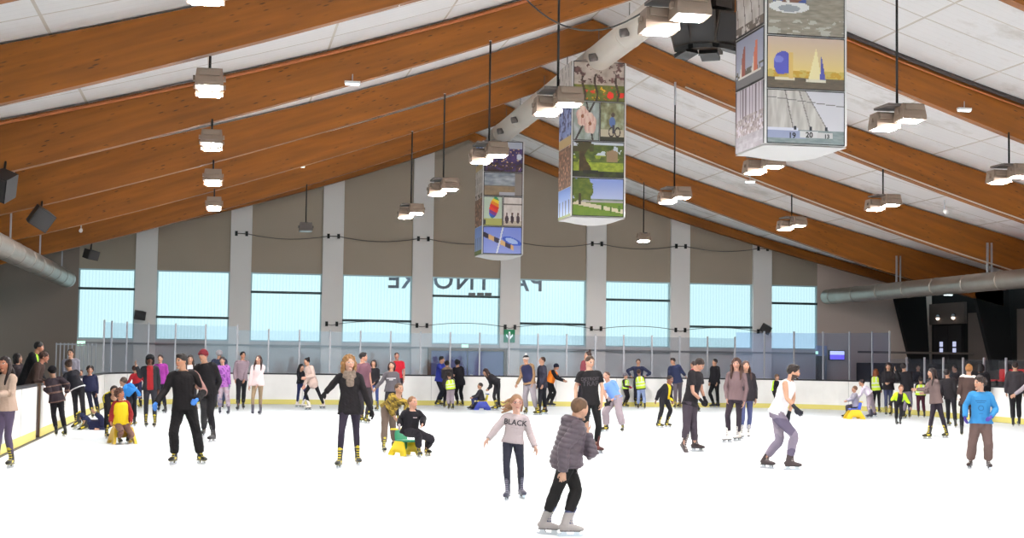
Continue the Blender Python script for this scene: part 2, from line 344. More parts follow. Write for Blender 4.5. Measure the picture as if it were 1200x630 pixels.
def boards(path, label):
    # path runs with the ice on its right-hand side; thickness goes outwards (left)
    e = empty('dasher_board', (path[0][0], path[0][1], 0), label, 'rink boards', 'rink boards around the ice'); L = (path[0][0], path[0][1], 0)
    def bl(mb, n, m): o = mb.build(n, m, e, loc=L); o.location = (0, 0, 0); return o
    pm = strip(MB(), path, 0, .12, .17, HB-.05)
    for p, q in zip(resample(path, 2.4), offs(resample(path, 2.4), -.004)): pm.box((q[0]-.008, q[1]-.008, .17), (q[0]+.008, q[1]+.008, HB-.05), 1)
    bl(pm, 'panel', [BOARD, SEAM]); bl(strip(MB(), path, -.012, .12, 0, .17), 'kick_plate', YEL); bl(strip(MB(), path, -.01, .14, HB-.05, HB), 'top_rail', DARK)
    return e
PL1 = [(XL, YN+1), (XL, 31.25)]; PL2 = [(XL, 32.0), (XL, YF-RC)]
CL = arc(XL+RC, YF-RC, 180, 90, 10); PF = [(XL+RC, YF), (XR-RC, YF)]; CR = arc(XR-RC, YF-RC, 90, 0, 10); PR = [(XR, YF-RC), (XR, YN+1)]
boards(PL1, 'long white rink board with yellow kick strip behind the long haired woman in beige')
boards(PL2, 'short white rink board running from the dark gate post to the corner')
boards(CL, 'curved white corner board behind the boy in the navy coat')
boards(PF, 'long white far end rink board below the windows')
boards(CR, 'curved white corner board behind the child seated on the blue and yellow aid')
boards(PR, 'white side rink board with yellow kick strip in front of the red seats')
g = empty('rink_gate', (XL-.06, 31.62, 0), 'dark brown gate in the white boards beside the child in striped jacket', 'gate')
GB_ = mat('gate_brown', (92, 70, 54), .6)
for y_ in (-.35, .29): MB().box((-.06, y_, .0), (.06, y_+.08, HB)).build('post', GB_, g)
MB().box((-.03, -.26, .04), (.03, .28, HB-.06)).build('leaf', mat('gate_dark', (66, 54, 48), .6), g)
def shield(path, z1, label, step=1.12, pane=None, r=.028, z0=HB, skip=()):
    pts = resample(offs(path, .06), step); L = (pts[0][0], pts[0][1], z0)
    e = empty('glass_shield', L, label, 'rink glass', 'glass shields on the rink boards')
    for i, p in enumerate(pts):
        if i == 0 and skip: continue
        MB().box((p[0]-r-L[0], p[1]-r-L[1], 0), (p[0]+r-L[0], p[1]+r-L[1], z1-z0+.04), bev=.006).build('post', ALU, e)
    for p, q in zip(pts, pts[1:]):
        t = Vector((q[0]-p[0], q[1]-p[1])); n = Vector((-t.y, t.x)).normalized()*.006; t = t.normalized()*.03
        a = (p[0]+t.x-L[0], p[1]+t.y-L[1]); b = (q[0]-t.x-L[0], q[1]-t.y-L[1])
        m = MB(); V = [(a[0]-n.x, a[1]-n.y, .01), (b[0]-n.x, b[1]-n.y, .01), (b[0]+n.x, b[1]+n.y, .01), (a[0]+n.x, a[1]+n.y, .01)]
        V += [(x, y, z1-z0-.02) for x, y, z in V]
        m.add(V, [(3, 2, 1, 0), (4, 5, 6, 7), (0, 1, 5, 4), (1, 2, 6, 5), (2, 3, 7, 6), (3, 0, 4, 7)]); m.build('pane', pane or PANE, e)
shield(PF, 2.62, 'long row of clear glass panes on the far end board under the windows')
shield(CL, 2.75, 'curved row of clear glass panes on the corner board behind the boy in navy')
shield(CR, 2.85, 'tall glass panes tinted with blue reflections around the corner behind the dark spectators', pane=PANEB, skip=(1,))
shield([(XR, YF-RC), (XR, 36)], 1.92, 'low row of glass panes on the side board in front of the red seats', step=1.3, skip=(1,))
# slatted fence beyond the corner
fe = empty('slatted_fence', (-5.4, 52, 0), 'grey fence of upright slats beyond the corner behind the leaning people', 'fence')
for i in range(11):
    MB().box((i*.128-.018, -.02, 0), (i*.128+.018, .02, 2.05)).build('slat', ALU, fe)
MB().box((-.03, .02, 1.98), (1.32, .05, 2.03)).box((-.03, .02, .3), (1.32, .05, .36)).build('rail', ALU, fe)
# ------------------------------------------------------------------ ducts
def duct(name, pts, r, label, seam, m=STEEL, rm=None):
    L = pts[0]; e = empty(name, L, label, 'ventilation duct'); P = [tuple(Vector(p)-Vector(L)) for p in pts]
    a, b = Vector(P[0]), Vector(P[1]); n = int((b-a).length/seam)
    MB().tube(P if len(P) > 2 else [a, b], [r]*len(P) if len(P) > 2 else r, 28).build('pipe', m, e)
    for i in range(1, n+1):
        c = a.lerp(b, i/(n+.3)); t = (b-a).normalized()*.03
        MB().tube([c-t, c+t], r+.012, 28).build('joint_ring', rm or m, e)
    return e
ZC = 9.42
d = duct('ceiling_duct', [(RX, 8, ZC), (RX, 50.4, ZC)], .34, 'long cream round duct running under the roof ridge', 3.2, CREAM)
MB().tube([(0, 42.3, 0), (0, 42.62, -.02), (0, 42.86, -.14), (0, 43.0, -.36), (0, 43.03, -.6), (0, 43.03, -.85)], [.34, .345, .35, .35, .34, .34], 24).build('elbow', CREAM, d)
for y in (13.5, 18.2, 24.6, 27.5, 31, 34, 37.6, 40):
    MB().tube([(-.28, y, -.16), (-.46, y, -.2)], .1, 12).build('nozzle', HOUSD, d)
    MB().tube([(.0, y+.9, .3), (.0, y+.9, .75)], .012, 6).build('hanger', HOUSD, d)
d = duct('side_duct', [(-5.45, 10, 4.36), (-5.45, 55.4, 4.36)], .3, 'galvanised round duct ending beside the first window', 2.2)
for y in (17.5, 24, 30.5, 37, 43.4): MB().box((-.02, y-.03, .28), (.02, y+.03, 1.2)).build('hanger', ALU, d)
d = duct('side_duct', [(24.0, 10, 4.38), (24.0, 56.3, 4.38)], .3, 'galvanised round duct hanging above the dark stand and red seats', 2.2)
for y in (20.5, 27, 33.5, 40): MB().box((-.05, y-.03, .26), (.0, y+.03, 1.25)).box((.1, y-.03, .26), (.14, y+.03, 1.25)).build('hanger', ALU, d)
# ------------------------------------------------------------------ floodlights
def lampmat(nm, e):
    m = bpy.data.materials.new(nm); m.use_nodes = True; nt = m.node_tree
    for n in list(nt.nodes): nt.nodes.remove(n)
    o_ = nt.nodes.new('ShaderNodeOutputMaterial'); e_ = nt.nodes.new('ShaderNodeEmission'); e_.inputs[0].default_value = (1.0, .965, .945, 1); e_.inputs[1].default_value = e; nt.links.new(e_.outputs[0], o_.inputs[0])
    return m
LAMPS = [lampmat('lamp_glow_%d' % i, LAMP_E*k) for i, k in enumerate((1.1, 1.2, 1.6, 2.7))]
OFF = mat('lens_off', (150, 150, 150), .2)
def floodlight(x, y, z, top, label, pair, lit=True, side=1):
    e = empty('floodlight', (x, y, z), label, 'floodlight', 'floodlights hung from the beams')
    MB().tube([(0, 0, -.02), (0, 0, min(2.15, top-z))], .022, 8).build('rod', BLACK, e)
    if top-z > 2.15: MB().tube([(0, 0, 2.15), (0, 0, top-z)], .03, 8).build('upper_rod', ALU, e)
    MB().box((-.3 if pair == 'x' else -.05, -.3, -.06), (.3 if pair == 'x' else .05, .3, -.02)).build('bracket', HOUSD, e)
    spots = [(.13*side, -.22, -.03, 3), (-.13*side, .24, -.12, 1)] if pair == 'x' else ([(0, -.24, -.03, 3), (0, .26, -.07, -5)] if pair == 'y' else [(0, 0, -.03, 5)])
    for k, (dx, dy, dz, til) in enumerate(spots):
        Mx = Matrix.Translation((dx, dy, dz)) @ Matrix.Rotation(math.radians(-til), 4, 'X')
        w, dp, h = .22, .19, .28
        m = MB(); V = [(-w*.9, -dp*.8, 0), (w*.9, -dp*.8, 0), (w*.9, dp*.8, 0), (-w*.9, dp*.8, 0), (-w, -dp, -h*.75), (w, -dp, -h*.75), (w, dp, -h*.75), (-w, dp, -h*.75), (-w, -dp, -h), (w, -dp, -h), (w, dp, -h), (-w, dp, -h)]
        m.add([Mx @ Vector(p) for p in V], [(0, 1, 2, 3), (0, 4, 5, 1), (1, 5, 6, 2), (2, 6, 7, 3), (3, 7, 4, 0), (4, 8, 9, 5), (5, 9, 10, 6), (6, 10, 11, 7), (7, 11, 8, 4), (11, 10, 9, 8)])
        m.box((-w*.75, -dp-.02, -.12), (w*.75, -dp*.8, -.03), mat=Mx); m.box((-w-.035, -.05, -.17), (-w, .05, -.1), mat=Mx); m.box((w, -.05, -.17), (w+.035, .05, -.1), mat=Mx)
        h_ = m.build('housing', HOUS if lit else HOUSD, e)
        l = MB(); l.box((-w*.74, -dp*.66, -h-.014), (w*.74, dp*.66, -h-.002), mat=Mx)
        l.build('lens', LAMPS[0 if y < 20 else 1 if y < 34 else 2 if y < 48 else 3] if lit else OFF, h_)
Y0, S = 17.52, 6.4958
rowname = {-.27: 'above the left boards', 5.44: 'left of the ridge duct', 11.53: 'right of the ridge duct', 17.36: 'above the right side of the ice'}
cnt = ['nearest', 'second', 'third', 'fourth', 'farthest']
for x, pr in ((-.27, 'y'), (5.44, 'x'), (11.53, 'x'), (17.36, 'x')):
    for k in range(-4, 5):
        y = Y0+k*S
        vis = {(-.27): (0, 1, 2, 3, 4), 5.44: (0, 1, 2, 3, 4), 11.53: (1, 2, 3), 17.36: (2, 3, 4)}[x]
        if x == 11.53 and k == 4: continue
        far = ['nearest', 'second', 'third', 'fourth', 'fifth']
        lab = '%s twin floodlight of the row %s' % ((far[vis.index(k)] if k in vis else 'outermost hidden') , rowname[x])
        floodlight(x, y, 6.26, zb(abs(x-RX))+.05, lab, pr, side=1)
y5 = Y0+5*S
floodlight(14.46, y5, 6.2, zb(14.46-RX)+.05, 'single lit floodlight on a long rod in front of the seventh window', 's')
floodlight(2.72, y5, 6.2, zb(RX-2.72)+.05, 'single unlit dark floodlight in front of the third pilaster', 's', lit=False)
# ------------------------------------------------------------------ printed banners
def vn(u, v, s, seed=0):
    return noise.noise((u*s, v*s, seed*7.3))
def fbm(u, v, s, seed=0): return .6*vn(u, v, s, seed)+.3*vn(u, v, s*2.1, seed+1)+.15*vn(u, v, s*4.3, seed+2)
def mixc(a, b, t): t = max(0, min(1, t)); return tuple(x+(y-x)*t for x, y in zip(a, b))
def p_blossom(u, v):
    c = mixc((212, 196, 186), (150, 134, 120), fbm(u, v, 5)+.4)
    if v < .42: c = mixc((70, 84, 40), (128, 120, 52), fbm(u, v, 9, 3)+.5)
    if v < .36 and fbm(u, v, 13, 5) > .22: c = (206, 66, 44) if vn(u, v, 4, 8) > 0 else (224, 170, 52)
    if v < .25 and ((u-.72)**2+(v-.16)**2*.5 < .004 or (u-.92)**2+(v-.2)**2*.5 < .005): c = (226, 60, 48)
    for x0 in (.2, .44, .85):
        if abs(u-x0-.03*math.sin(v*9)) < .022 and v < .7: c = (62, 46, 38)
    if v > .45 and fbm(u, v, 9, 2) > .12: c = mixc((120, 84, 82), (70, 52, 46), vn(u, v, 18, 4)+.5)
    return c
def p_magnolia(u, v):
    c = mixc((128, 138, 120), (192, 196, 200), fbm(u, v, 4)+.5)
    if abs(u-.1-v*.7) < .04 or abs(u-.75+v*.25) < .03: c = (58, 48, 44)
    for cx, cy, r in ((.36, .62, .24), (.64, .44, .25)):
        for a in range(5):
            t = a*1.256+.3; px, py = cx+math.cos(t)*r*.45, cy+math.sin(t)*r*.55
            if ((u-px)/(r*.55))**2+((v-py)/(r*.6))**2 < 1: c = mixc((240, 214, 200), (212, 160, 146), ((u-px)/r)**2*4+.2*a/5)
        if (u-cx)**2+(v-cy)**2 < .003: c = (150, 96, 70)
    return c
def p_cyclist(u, v):
    c = mixc((98, 92, 60), (190, 196, 170), fbm(u, v, 5, 9)+.45)
    if v < .3: c = (196, 184, 160)
    if v < .12: c = (60, 58, 46)
    if ((u-.5)/.13)**2+((v-.5)/.13)**2 < 1: c = (92, 112, 160)
    if ((u-.53)/.08)**2+((v-.68)/.06)**2 < 1: c = (70, 52, 44)
    for cx in (.47, .72):
        q = ((u-cx)/.11)**2+((v-.24)/.12)**2
        if .6 < q < 1.25: c = (54, 40, 40)
    if abs(u-.55) < .06 and .2 < v < .42: c = (62, 56, 66)
    return c
def p_house(u, v):
    c = (216, 222, 232) if v > .6 else mixc((112, 128, 44), (170, 176, 70), fbm(u, v, 14, 2)+.5)
    if v > .42 and fbm(u, v, 6, 3) > -.12 and v < .9: c = mixc((58, 70, 34), (98, 108, 52), fbm(u, v, 12, 5)+.5)
    if .66 < u < .88 and .45 < v < .78-abs(u-.77)*.5: c = (150, 124, 98)
    if .12 < u < .3+.06*math.sin(v*8): c = mixc((52, 42, 30), (84, 66, 42), fbm(u, v, 8, 4)+.5)
    if v > .7 and u < .4 and fbm(u, v, 8, 8) > -.1: c = (66, 60, 40)
    if v < .18: c = mixc((70, 80, 36), (40, 40, 34), fbm(u, v, 8, 6)+.6)
    if .2 < u < .5 and .1 < v < .2: c = (44, 42, 40)
    return c
def p_lawn(u, v):
    c = mixc((196, 206, 236), (132, 150, 212), (v-.4)*1.6)
    if v < .46: c = mixc((98, 108, 96), (140, 150, 140), vn(u, v, 9, 2)+.5)
    if v < .42: c = (176, 166, 170)
    if v < .36: c = mixc((112, 132, 48), (92, 120, 40), fbm(u, v, 8)+.5)
    if abs(v-.36+u*.22) < .05: c = (214, 200, 176)
    if u < .4 and v > .34 and ((u-.17)/.24)**2+((v-.7)/.34)**2 < 1+fbm(u, v, 7, 3)*1.5: c = mixc((66, 82, 34), (104, 112, 48), fbm(u, v, 13, 5)+.5)
    if abs(u-.15) < .02 and .3 < v < .6: c = (54, 44, 30)
    if v < .3 and abs((u*6) % 1-.5) < .12 and .12 < v-.1*vn(u, 0, 6) < .3 and u > .45: c = (76, 104, 36)
    return c
def p_night(u, v):
    c = mixc((40, 32, 62), (92, 70, 118), fbm(u, v, 6)+.5)
    if v > .75: c = (196, 200, 214)
    if v < .75 and fbm(u, v, 16, 5) > .3: c = (226, 190, 130)
    if v < .3 and fbm(u, v, 11, 7) > 0: c = (60, 44, 34)
    if ((u-.9)/.07)**2+((v-.5)/.1)**2 < 1: c = (222, 226, 236)
    return c
def p_clouds(u, v):
    if u > .79: return (132, 122, 116)
    c = mixc((196, 200, 206), (112, 118, 128), fbm(u, v*1.6, 4)+.5)
    if v < .46: c = (110, 106, 100)
    if v < .4: c = mixc((150, 128, 100), (116, 98, 78), fbm(u, v, 5, 3)+.4)
    if v < .16 and u > .4: c = (176, 176, 184)
    return c
def p_kite(u, v):
    c = (196, 210, 190)
    if v < .25: c = (170, 168, 98)
    q = ((u-.55)+(v-.6)*-.25)/.24; w = (v-.62)/.36
    if q*q+w*w < 1:
        c = [(196, 40, 40), (222, 130, 40), (230, 200, 60), (50, 130, 80), (50, 80, 170), (130, 60, 130), (210, 60, 40)][int((v*9+u*3)) % 7]
    if u < .12 and .05 < v < .22: c = (60, 60, 60)
    return c
def p_three(u, v):
    c = mixc((236, 226, 220), (206, 190, 182), fbm(u, v, 4)+.3)
    if abs(v-.74) < .03: c = (112, 100, 92)
    if v < .18: c = (196, 182, 164)
    for cx in (.2, .48, .78):
        if ((u-cx)/.09)**2+((v-.24)/.14)**2 < 1: c = (66, 50, 56)
        if ((u-cx)/.05)**2+((v-.42)/.05)**2 < 1: c = (90, 66, 56)
    return c
def p_windsock(u, v):
    c = mixc((148, 160, 220), (120, 134, 206), v)
    k = v-(.72-.62*u)
    if abs(k) < .09 and u < .78: c = (214, 172, 118) if int(u*7) % 2 else (52, 44, 60)
    q = ((u-.74)/.24)**2+((v-.5+(u-.7)*.4)/.14)**2
    if .45 < q < 1: c = (64, 92, 190)
    elif q <= .45: c = (176, 196, 236)
    if abs(u-.42-(v-.4)*.16) < .02: c = (230, 232, 240)
    return c
def p_motorboat(u, v):
    c = mixc((124, 116, 104), (160, 152, 138), fbm(u, v*3, 7)+.5)
    if v < .3 and fbm(u, v*2, 6, 6) > .15: c = (180, 176, 166)
    if v > .85: c = mixc((186, 176, 168), (150, 140, 132), fbm(u, v, 5))
    if ((u-.28)/.26)**2+((v-.5)/.11)**2 < 1: c = (232, 230, 228)
    if ((u-.28)/.14)**2+((v-.47)/.06)**2 < 1: c = (150, 152, 156)
    if .08 < u < .5 and .58 < v < .84 and fbm(u, v, 8, 3) > -.1: c = (70, 84, 140) if vn(u, v, 5, 4) > 0 else (120, 84, 70)
    if u > .3 and abs(v-.86-(u-.5)*.1) < .06 and u < .62: c = (60, 80, 170)
    return c
def p_sunset(u, v):
    c = mixc((226, 200, 128), (206, 182, 168), (v-.3)*1.5)
    if v < .34: c = (190, 150, 60)
    if .2 < v < .36 and fbm(u, v, 12, 4) > 0.02: c = (196, 172, 96)
    if v < .22: c = mixc((104, 92, 76), (78, 70, 62), fbm(u, v*3, 9)+.5)
    if ((u-.21)/.125)**2+((v-.47)/.24)**2 < 1 and v > .26+u*.1: c = (84, 86, 168) if (u-.15)**2+(v-.55)**2 > .004 else (120, 124, 196)
    if .1 < u < .36 and .16 < v < .22: c = (226, 214, 190)
    if .28 < u < .33 and .2 < v < .7: c = (214, 180, 110)
    h = (v-.2)/.6
    if 0 < h < 1 and .63-.1*(1-h) < u < .63+.07*(1-h): c = (240, 226, 176)
    if 0 < h < .75 and .70-.02*(1-h) < u < .70+.07*(.75-h): c = (78, 80, 150)
    if .5 < u < .76 and .14 < v < .2: c = (232, 222, 200)
    return c
def p_regatta(u, v):
    c = (216, 212, 218)
    h = (v-.27)/.8
    for i, (l0, l1, r0, r1) in enumerate(((.50, .36, .78, .46), (.26, .18, .56, .40), (-.1, -.1, .34, .22))):
        if h > 0 and l0+(l1-l0)*h < u < r0+(r1-r0)*h: c = mixc((214, 208, 202), (170, 162, 156), fbm(u*4, v*.5, 4, i*3)+.42)
        if h > 0 and abs(u-(r0+(r1-r0)*h)) < .007: c = (126, 118, 114)
    if abs(v-.86+u*.14) < .008: c = (128, 122, 120)
    if v < .27: c = mixc((112, 124, 126), (146, 154, 152), fbm(u, v*3, 8)+.5)
    if u < .5 and .1 < v < .29-.1*u: c = (150, 156, 184)
    if u < .4 and .24 < v < .3: c = (214, 214, 226)
    if .42 < u < .66 and .12 < v < .25: c = (216, 214, 214)
    if .64 < u < .84 and .13 < v < .22: c = (208, 204, 204)
    for cx in (.36, .56, .76):
        if abs(u-cx) < .018 and .26 < v < .33: c = (40, 40, 48)
    return c
def p_whitesails(u, v):
    c = mixc((214, 206, 200), (178, 168, 160), fbm(u, v, 4)+.4)
    if abs((u*4+v*.6) % 1-.5) < .06: c = (120, 108, 100)
    if v < .18 and fbm(u, v, 9, 2) > -.1: c = (104, 92, 84)
    return c
def p_redsail(u, v):
    c = mixc((186, 190, 206), (150, 152, 172), v)
    if v < .25: c = (112, 110, 112)
    if abs(v-.3) < .07 and fbm(u, v, 9) > 0: c = (96, 90, 76)
    for cx, col in ((.3, (150, 84, 70)), (.72, (196, 110, 84))):
        h = (v-.22)/.6
        if 0 < h < 1 and cx-.16*(1-h) < u < cx+.05: c = col if (u-cx) > -.07 else (236, 226, 214)
    if .1 < u < .9 and .18 < v < .24: c = (226, 222, 214)
    return c
def p_marina(u, v):
    c = (198, 190, 198)
    if abs((u*9+.3*vn(u, 0, 9)) % 1-.5) < .14 and v > .35: c = (104, 90, 100)
    if .2 < v < .55 and fbm(u, v, 12) > -.1: c = mixc((120, 104, 104), (190, 180, 178), vn(u, v, 16, 3)+.5)
    if v < .25: c = mixc((176, 170, 178), (130, 124, 128), fbm(u, v*2, 7)+.5)
    return c
def p_people(u, v):
    c = mixc((112, 132, 190), (170, 180, 210), fbm(u, v, 5)+.5)
    if fbm(u, v, 7, 4) > .1: c = (70, 70, 110)
    if v < .2: c = (196, 170, 120)
    return c
def p_crowd(u, v):
    c = mixc((84, 60, 48), (140, 106, 84), fbm(u, v, 8)+.5)
    if fbm(u, v, 12, 4) > .2: c = (196, 150, 120)
    return c
def p_posts(u, v):
    c = mixc((120, 150, 216), (170, 190, 226), 1-v)
    if abs((u*4) % 1-.5) < .16 and v < .6: c = (66, 60, 60)
    if v < .12: c = (110, 120, 60)
    return c
def photo(parent, fn, O, U, V, nx, ny, lab=None):
    """grid of small tiles printed with fn(u, v); O corner, U and V edge vectors"""
    O, U, V = Vector(O), Vector(U), Vector(V); n = U.cross(V).normalized()
    P = []; F = []; C = []
    for j in range(ny+1):
        for i in range(nx+1): P.append(O+U*(i/nx)+V*(j/ny)+n*.006)
    for j in range(ny):
        for i in range(nx):
            a = j*(nx+1)+i; F.append((a, a+1, a+nx+2, a+nx+1))
            bu, bv = .018/U.length, .018/V.length; u, v = (i+.5)/nx, (j+.5)/ny
            c = (30, 26, 28) if (u < bu or u > 1-bu or v < bv or v > 1-bv) else fn(u, v)
            C.append((*lin([max(0, min(255, x)) for x in c]), 1))
    k = len(P); P += [O, O+U, O+U+V, O+V]; F.append((k+3, k+2, k+1, k)); C.append((.05, .05, .05, 1))
    me = bpy.data.meshes.new('photo_print'); me.from_pydata(P, [], F); at = me.color_attributes.new('col', 'FLOAT_COLOR', 'CORNER')
    at.data.foreach_set('color', np.array([c for f, c in zip(F, C) for _ in f], np.float32).ravel())
    me.materials.append(PICT); o = bpy.data.objects.new('photo_print', me); COL.objects.link(o); o.parent = parent
    if lab: o['label'] = lab
    return o
def text_mesh(body, size, extrude=.0, bold=0.0, align='CENTER', space=1.0):
    c = bpy.data.curves.new('t', 'FONT'); c.body = body; c.size = size; c.extrude = extrude; c.offset = bold; c.align_x = align; c.align_y = 'CENTER'; c.space_character = space; c.resolution_u = 3
    o = bpy.data.objects.new('t', c); COL.objects.link(o); dg = bpy.context.evaluated_depsgraph_get(); dg.update()
    me = bpy.data.meshes.new_from_object(o.evaluated_get(dg)); bpy.data.objects.remove(o); bpy.data.curves.remove(c)
    return me
def banner(Y, zlo, zhi, label, front, side):
    W = 1.42; e = empty('photo_banner', (RX, Y, zlo), label, 'banner', 'photo banners hung from the ridge duct'); H = zhi-zlo
    MB().box((-W/2, 0, .0), (W/2, W, H), bev=.015).build('banner_body', PVC, e)
    # shallow sagging base
    mb = MB(); V = []; F = []; n = 8
    for j in range(n+1):
        for i in range(n+1):
            a, b = i/n*2-1, j/n*2-1; V.append((a*W/2, W/2+b*W/2, -.02-.14*(1-a*a)*(1-b*b)))
    for j in range(n):
        for i in range(n): a = j*(n+1)+i; F.append((a, a+n+1, a+n+2, a+1))
    mb.add(V, F, 0, True); mb.build('base_sheet', PVC, e)
    for (fn, u0, u1, v0, v1, nx) in front:
        photo(e, fn, (-W/2+.03+u0*(W-.06), -.002, v0*H+.01), ((u1-u0)*(W-.06)-.012, 0, 0), (0, 0, (v1-v0)*H-.012), nx, max(8, int(nx*(v1-v0)*H/((u1-u0)*W))))
    for (fn, v0, v1, nx) in side:
        photo(e, fn, (-W/2-.002, W-.03, v0*H+.01), (0, -(W-.06), 0), (0, 0, (v1-v0)*H-.012), nx, max(8, int(nx*(v1-v0)*H/W)))
    for (x, y) in ((-W/2+.05, .05), (W/2-.05, .05), (-W/2+.05, W-.05), (W/2-.05, W-.05)):
        MB().tube([(x, y, H), (x*.45, y, max(H+.05, 9.15-zlo))], .008, 6).build('cord', ALU, e)
    return e
b1 = banner(22.69, 5.28, 9.2, 'nearest square banner, printed with sailing boats numbered 19, 20 and 13',
    [(p_regatta, 0, 1, 0, .23, 90), (p_sunset, 0, 1, .23, .455, 90), (p_motorboat, 0, 1, .455, .70, 80), (p_clouds, 0, 1, .7, 1, 30)],
    [(p_marina, 0, .27, 40), (p_redsail, .27, .5, 40), (p_whitesails, .5, .76, 40), (p_clouds, .76, 1, 20)])
for s, x, z, sz in (('19', -.245, .115, .13), ('20', .05, .135, .125), ('13', .355, .12, .095)):
    me = text_mesh(s, sz, .001, .003); me.materials.append(BLACK); o = bpy.data.objects.new('sail_number', me); COL.objects.link(o); o.parent = b1
    o.location = (x, -.012, z+.03); o.rotation_euler = (pi/2, 0, 0)
banner(36.3, 5.34, 9.3, 'middle square banner, printed with garden, magnolia and lawn photos',
    [(p_lawn, 0, 1, 0, .25, 64), (p_house, 0, 1, .25, .485, 64), (p_magnolia, 0, .52, .485, .74, 40), (p_cyclist, .52, 1, .485, .74, 40), (p_blossom, 0, 1, .74, 1, 64)],
    [(p_posts, 0, .19, 24), (p_crowd, .19, .46, 24), (p_people, .46, .76, 24), (p_whitesails, .76, 1, 24)])
banner(49.27, 5.24, 9.1, 'farthest square banner, printed with a rainbow kite and a striped windsock',
    [(p_windsock, 0, 1, 0, .245, 56), (p_kite, 0, .5, .245, .51, 30), (p_three, .5, 1, .245, .51, 30), (p_clouds, 0, 1, .51, .725, 50), (p_night, 0, 1, .725, 1, 50)],
    [(p_posts, 0, .25, 20), (p_crowd, .25, .5, 20), (p_whitesails, .5, .75, 20), (p_people, .75, 1, 20)])
# ------------------------------------------------------------------ lettering outside the windows
sg = empty('wall_lettering', (8.0, YW+.6, 4.4), 'blurred dark lettering PATINOIRE seen mirrored through the windows', 'sign')
LET = mat('letter_grey', (150, 160, 188), .6)
for ch, px in (('P', 629), ('A', 610), ('T', 587), ('I', 567), ('N', 545), ('O', 519.5), ('I', 497), ('R', 480), ('E', 462)):
    x = atY(px, 330, YW+.6)[0]
    me = text_mesh(ch, 1.0, .03, .012)
    V = [(-v.co.x, v.co.z, v.co.y) for v in me.vertices]; F = [tuple(p.vertices) for p in me.polygons]
    z0 = min(p[2] for p in V)
    MB().add([(p[0]+x-8.0, p[1], p[2]-z0) for p in V], F).build('letter', LET, sg)
# ------------------------------------------------------------------ things on the back wall
def door(name, x0, x1, z1, y):
    fr = MB().box((x0-.12, y-.2, 0), (x0, y, z1+.1)).box((x1, y-.2, 0), (x1+.12, y, z1+.1)).box((x0, y-.2, z1), (x1, y, z1+.1)).build(name, DOORF, kind='structure')
    xm = (x0+x1)/2
    for a, b in ((x0, xm-.01), (xm+.01, x1)):
        l = MB().box((a+.01, y-.12, .02), (b-.01, y-.06, z1-.01)).build('door_leaf', VIOLET, fr)
        MB().box((b-.2 if b < x1 else a+.1, y-.16, .95), (b-.1 if b < x1 else a+.2, y-.12, 1.1)).build('handle', ALU, l)
    return fr
dx0, dx1 = atY(505, 405, YW-.2)[0], atY(590, 405, YW-.2)[0]
door('door_1', dx0, dx1, 2.0, YW-.165)
GREEN = mat('exit_green', (20, 110, 70), .4, emis=(24, 120, 80), es=.25); WHT = mat('sign_white', (240, 240, 240), .4, emis=(240, 250, 245), es=.6)
def exitsign(px, py, Y, w, h, label, arrow=True, lit=None):
    c = atY(px, py, Y); e = empty('exit_sign', tuple(c), label, 'exit sign')
    MB().box((-w/2, 0, -h/2), (w/2, .05, h/2), bev=.008).build('plate', lit or GREEN, e)
    if arrow:
        MB().prism([(-.03, .17), (.03, .17), (.03, -.02), (.13, .08), (.13, -.01), (0, -.15), (-.13, -.01), (-.13, .08), (-.03, -.02)], -.012, -.002).build('arrow', WHT, e)
exitsign(597, 393.5, YW-.19, .44, .5, 'green exit sign with a white down arrow on the pilaster by the violet door')
LITG = mat('lit_green', (190, 240, 210), .4, emis=(200, 255, 220), es=1.1)
exitsign(545, 405.2, YW-.4, .26, .12, 'small pale green lit sign above the violet door', False, LITG)
exitsign(95, 402, 55.5, .28, .16, 'small lit green sign above the slatted fence', False, LITG)
exitsign(957.5, 413, 56.5, .1, .12, 'tiny lit green sign beside the last window', False, LITG)
SPK = mat('speaker_black', (34, 32, 32), .5); GRL = mat('speaker_grille', (52, 50, 50), .6)
def speaker(c, s, rz, rx, ry, label, arm=None):
    e = empty('loudspeaker', tuple(c), label, 'loudspeaker'); Mx = Matrix.Rotation(rz, 4, 'Z') @ Matrix.Rotation(rx, 4, 'X') @ Matrix.Rotation(ry, 4, 'Y')
    w, d_, h = s
    MB().prism([(-w/2, -d_/2), (w/2, -d_/2), (w*.36, d_/2), (-w*.36, d_/2)], -h/2, h/2, ax='z').build('cabinet', SPK, e).matrix_local = Mx
    MB().box((-w*.44, -d_/2-.015, -h*.45), (w*.44, -d_/2-.002, h*.45)).build('grille', GRL, e).matrix_local = Mx
    if arm: MB().tube([(0, 0, 0), arm], .025, 8).build('bracket', BLACK, e)
speaker(atY(163, 369, YW-.5), (.42, .3, .32), .3, .15, .1, 'small black loudspeaker on the first pilaster', (0, .36, .0))
speaker(atY(897, 385, YW-.5), (.42, .3, .34), -.3, .15, .5, 'tilted black loudspeaker on the last pilaster', (0, .36, .02))
speaker(atY(47, 255, 36.75), (.5, .42, .46), .4, .35, .5, 'black loudspeaker tilted under the third beam', (0, .3, .42))
speaker(atY(3, 217, 30.25), (.5, .42, .5), -.6, .35, .4, 'black loudspeaker cut off by the frame under the second beam', (0, .3, .5))
speaker(atY(106, 298, 49.75), (.44, .34, .3), .8, .25, .1, 'small black loudspeaker under the last beam by the first window', (0, .3, .36))
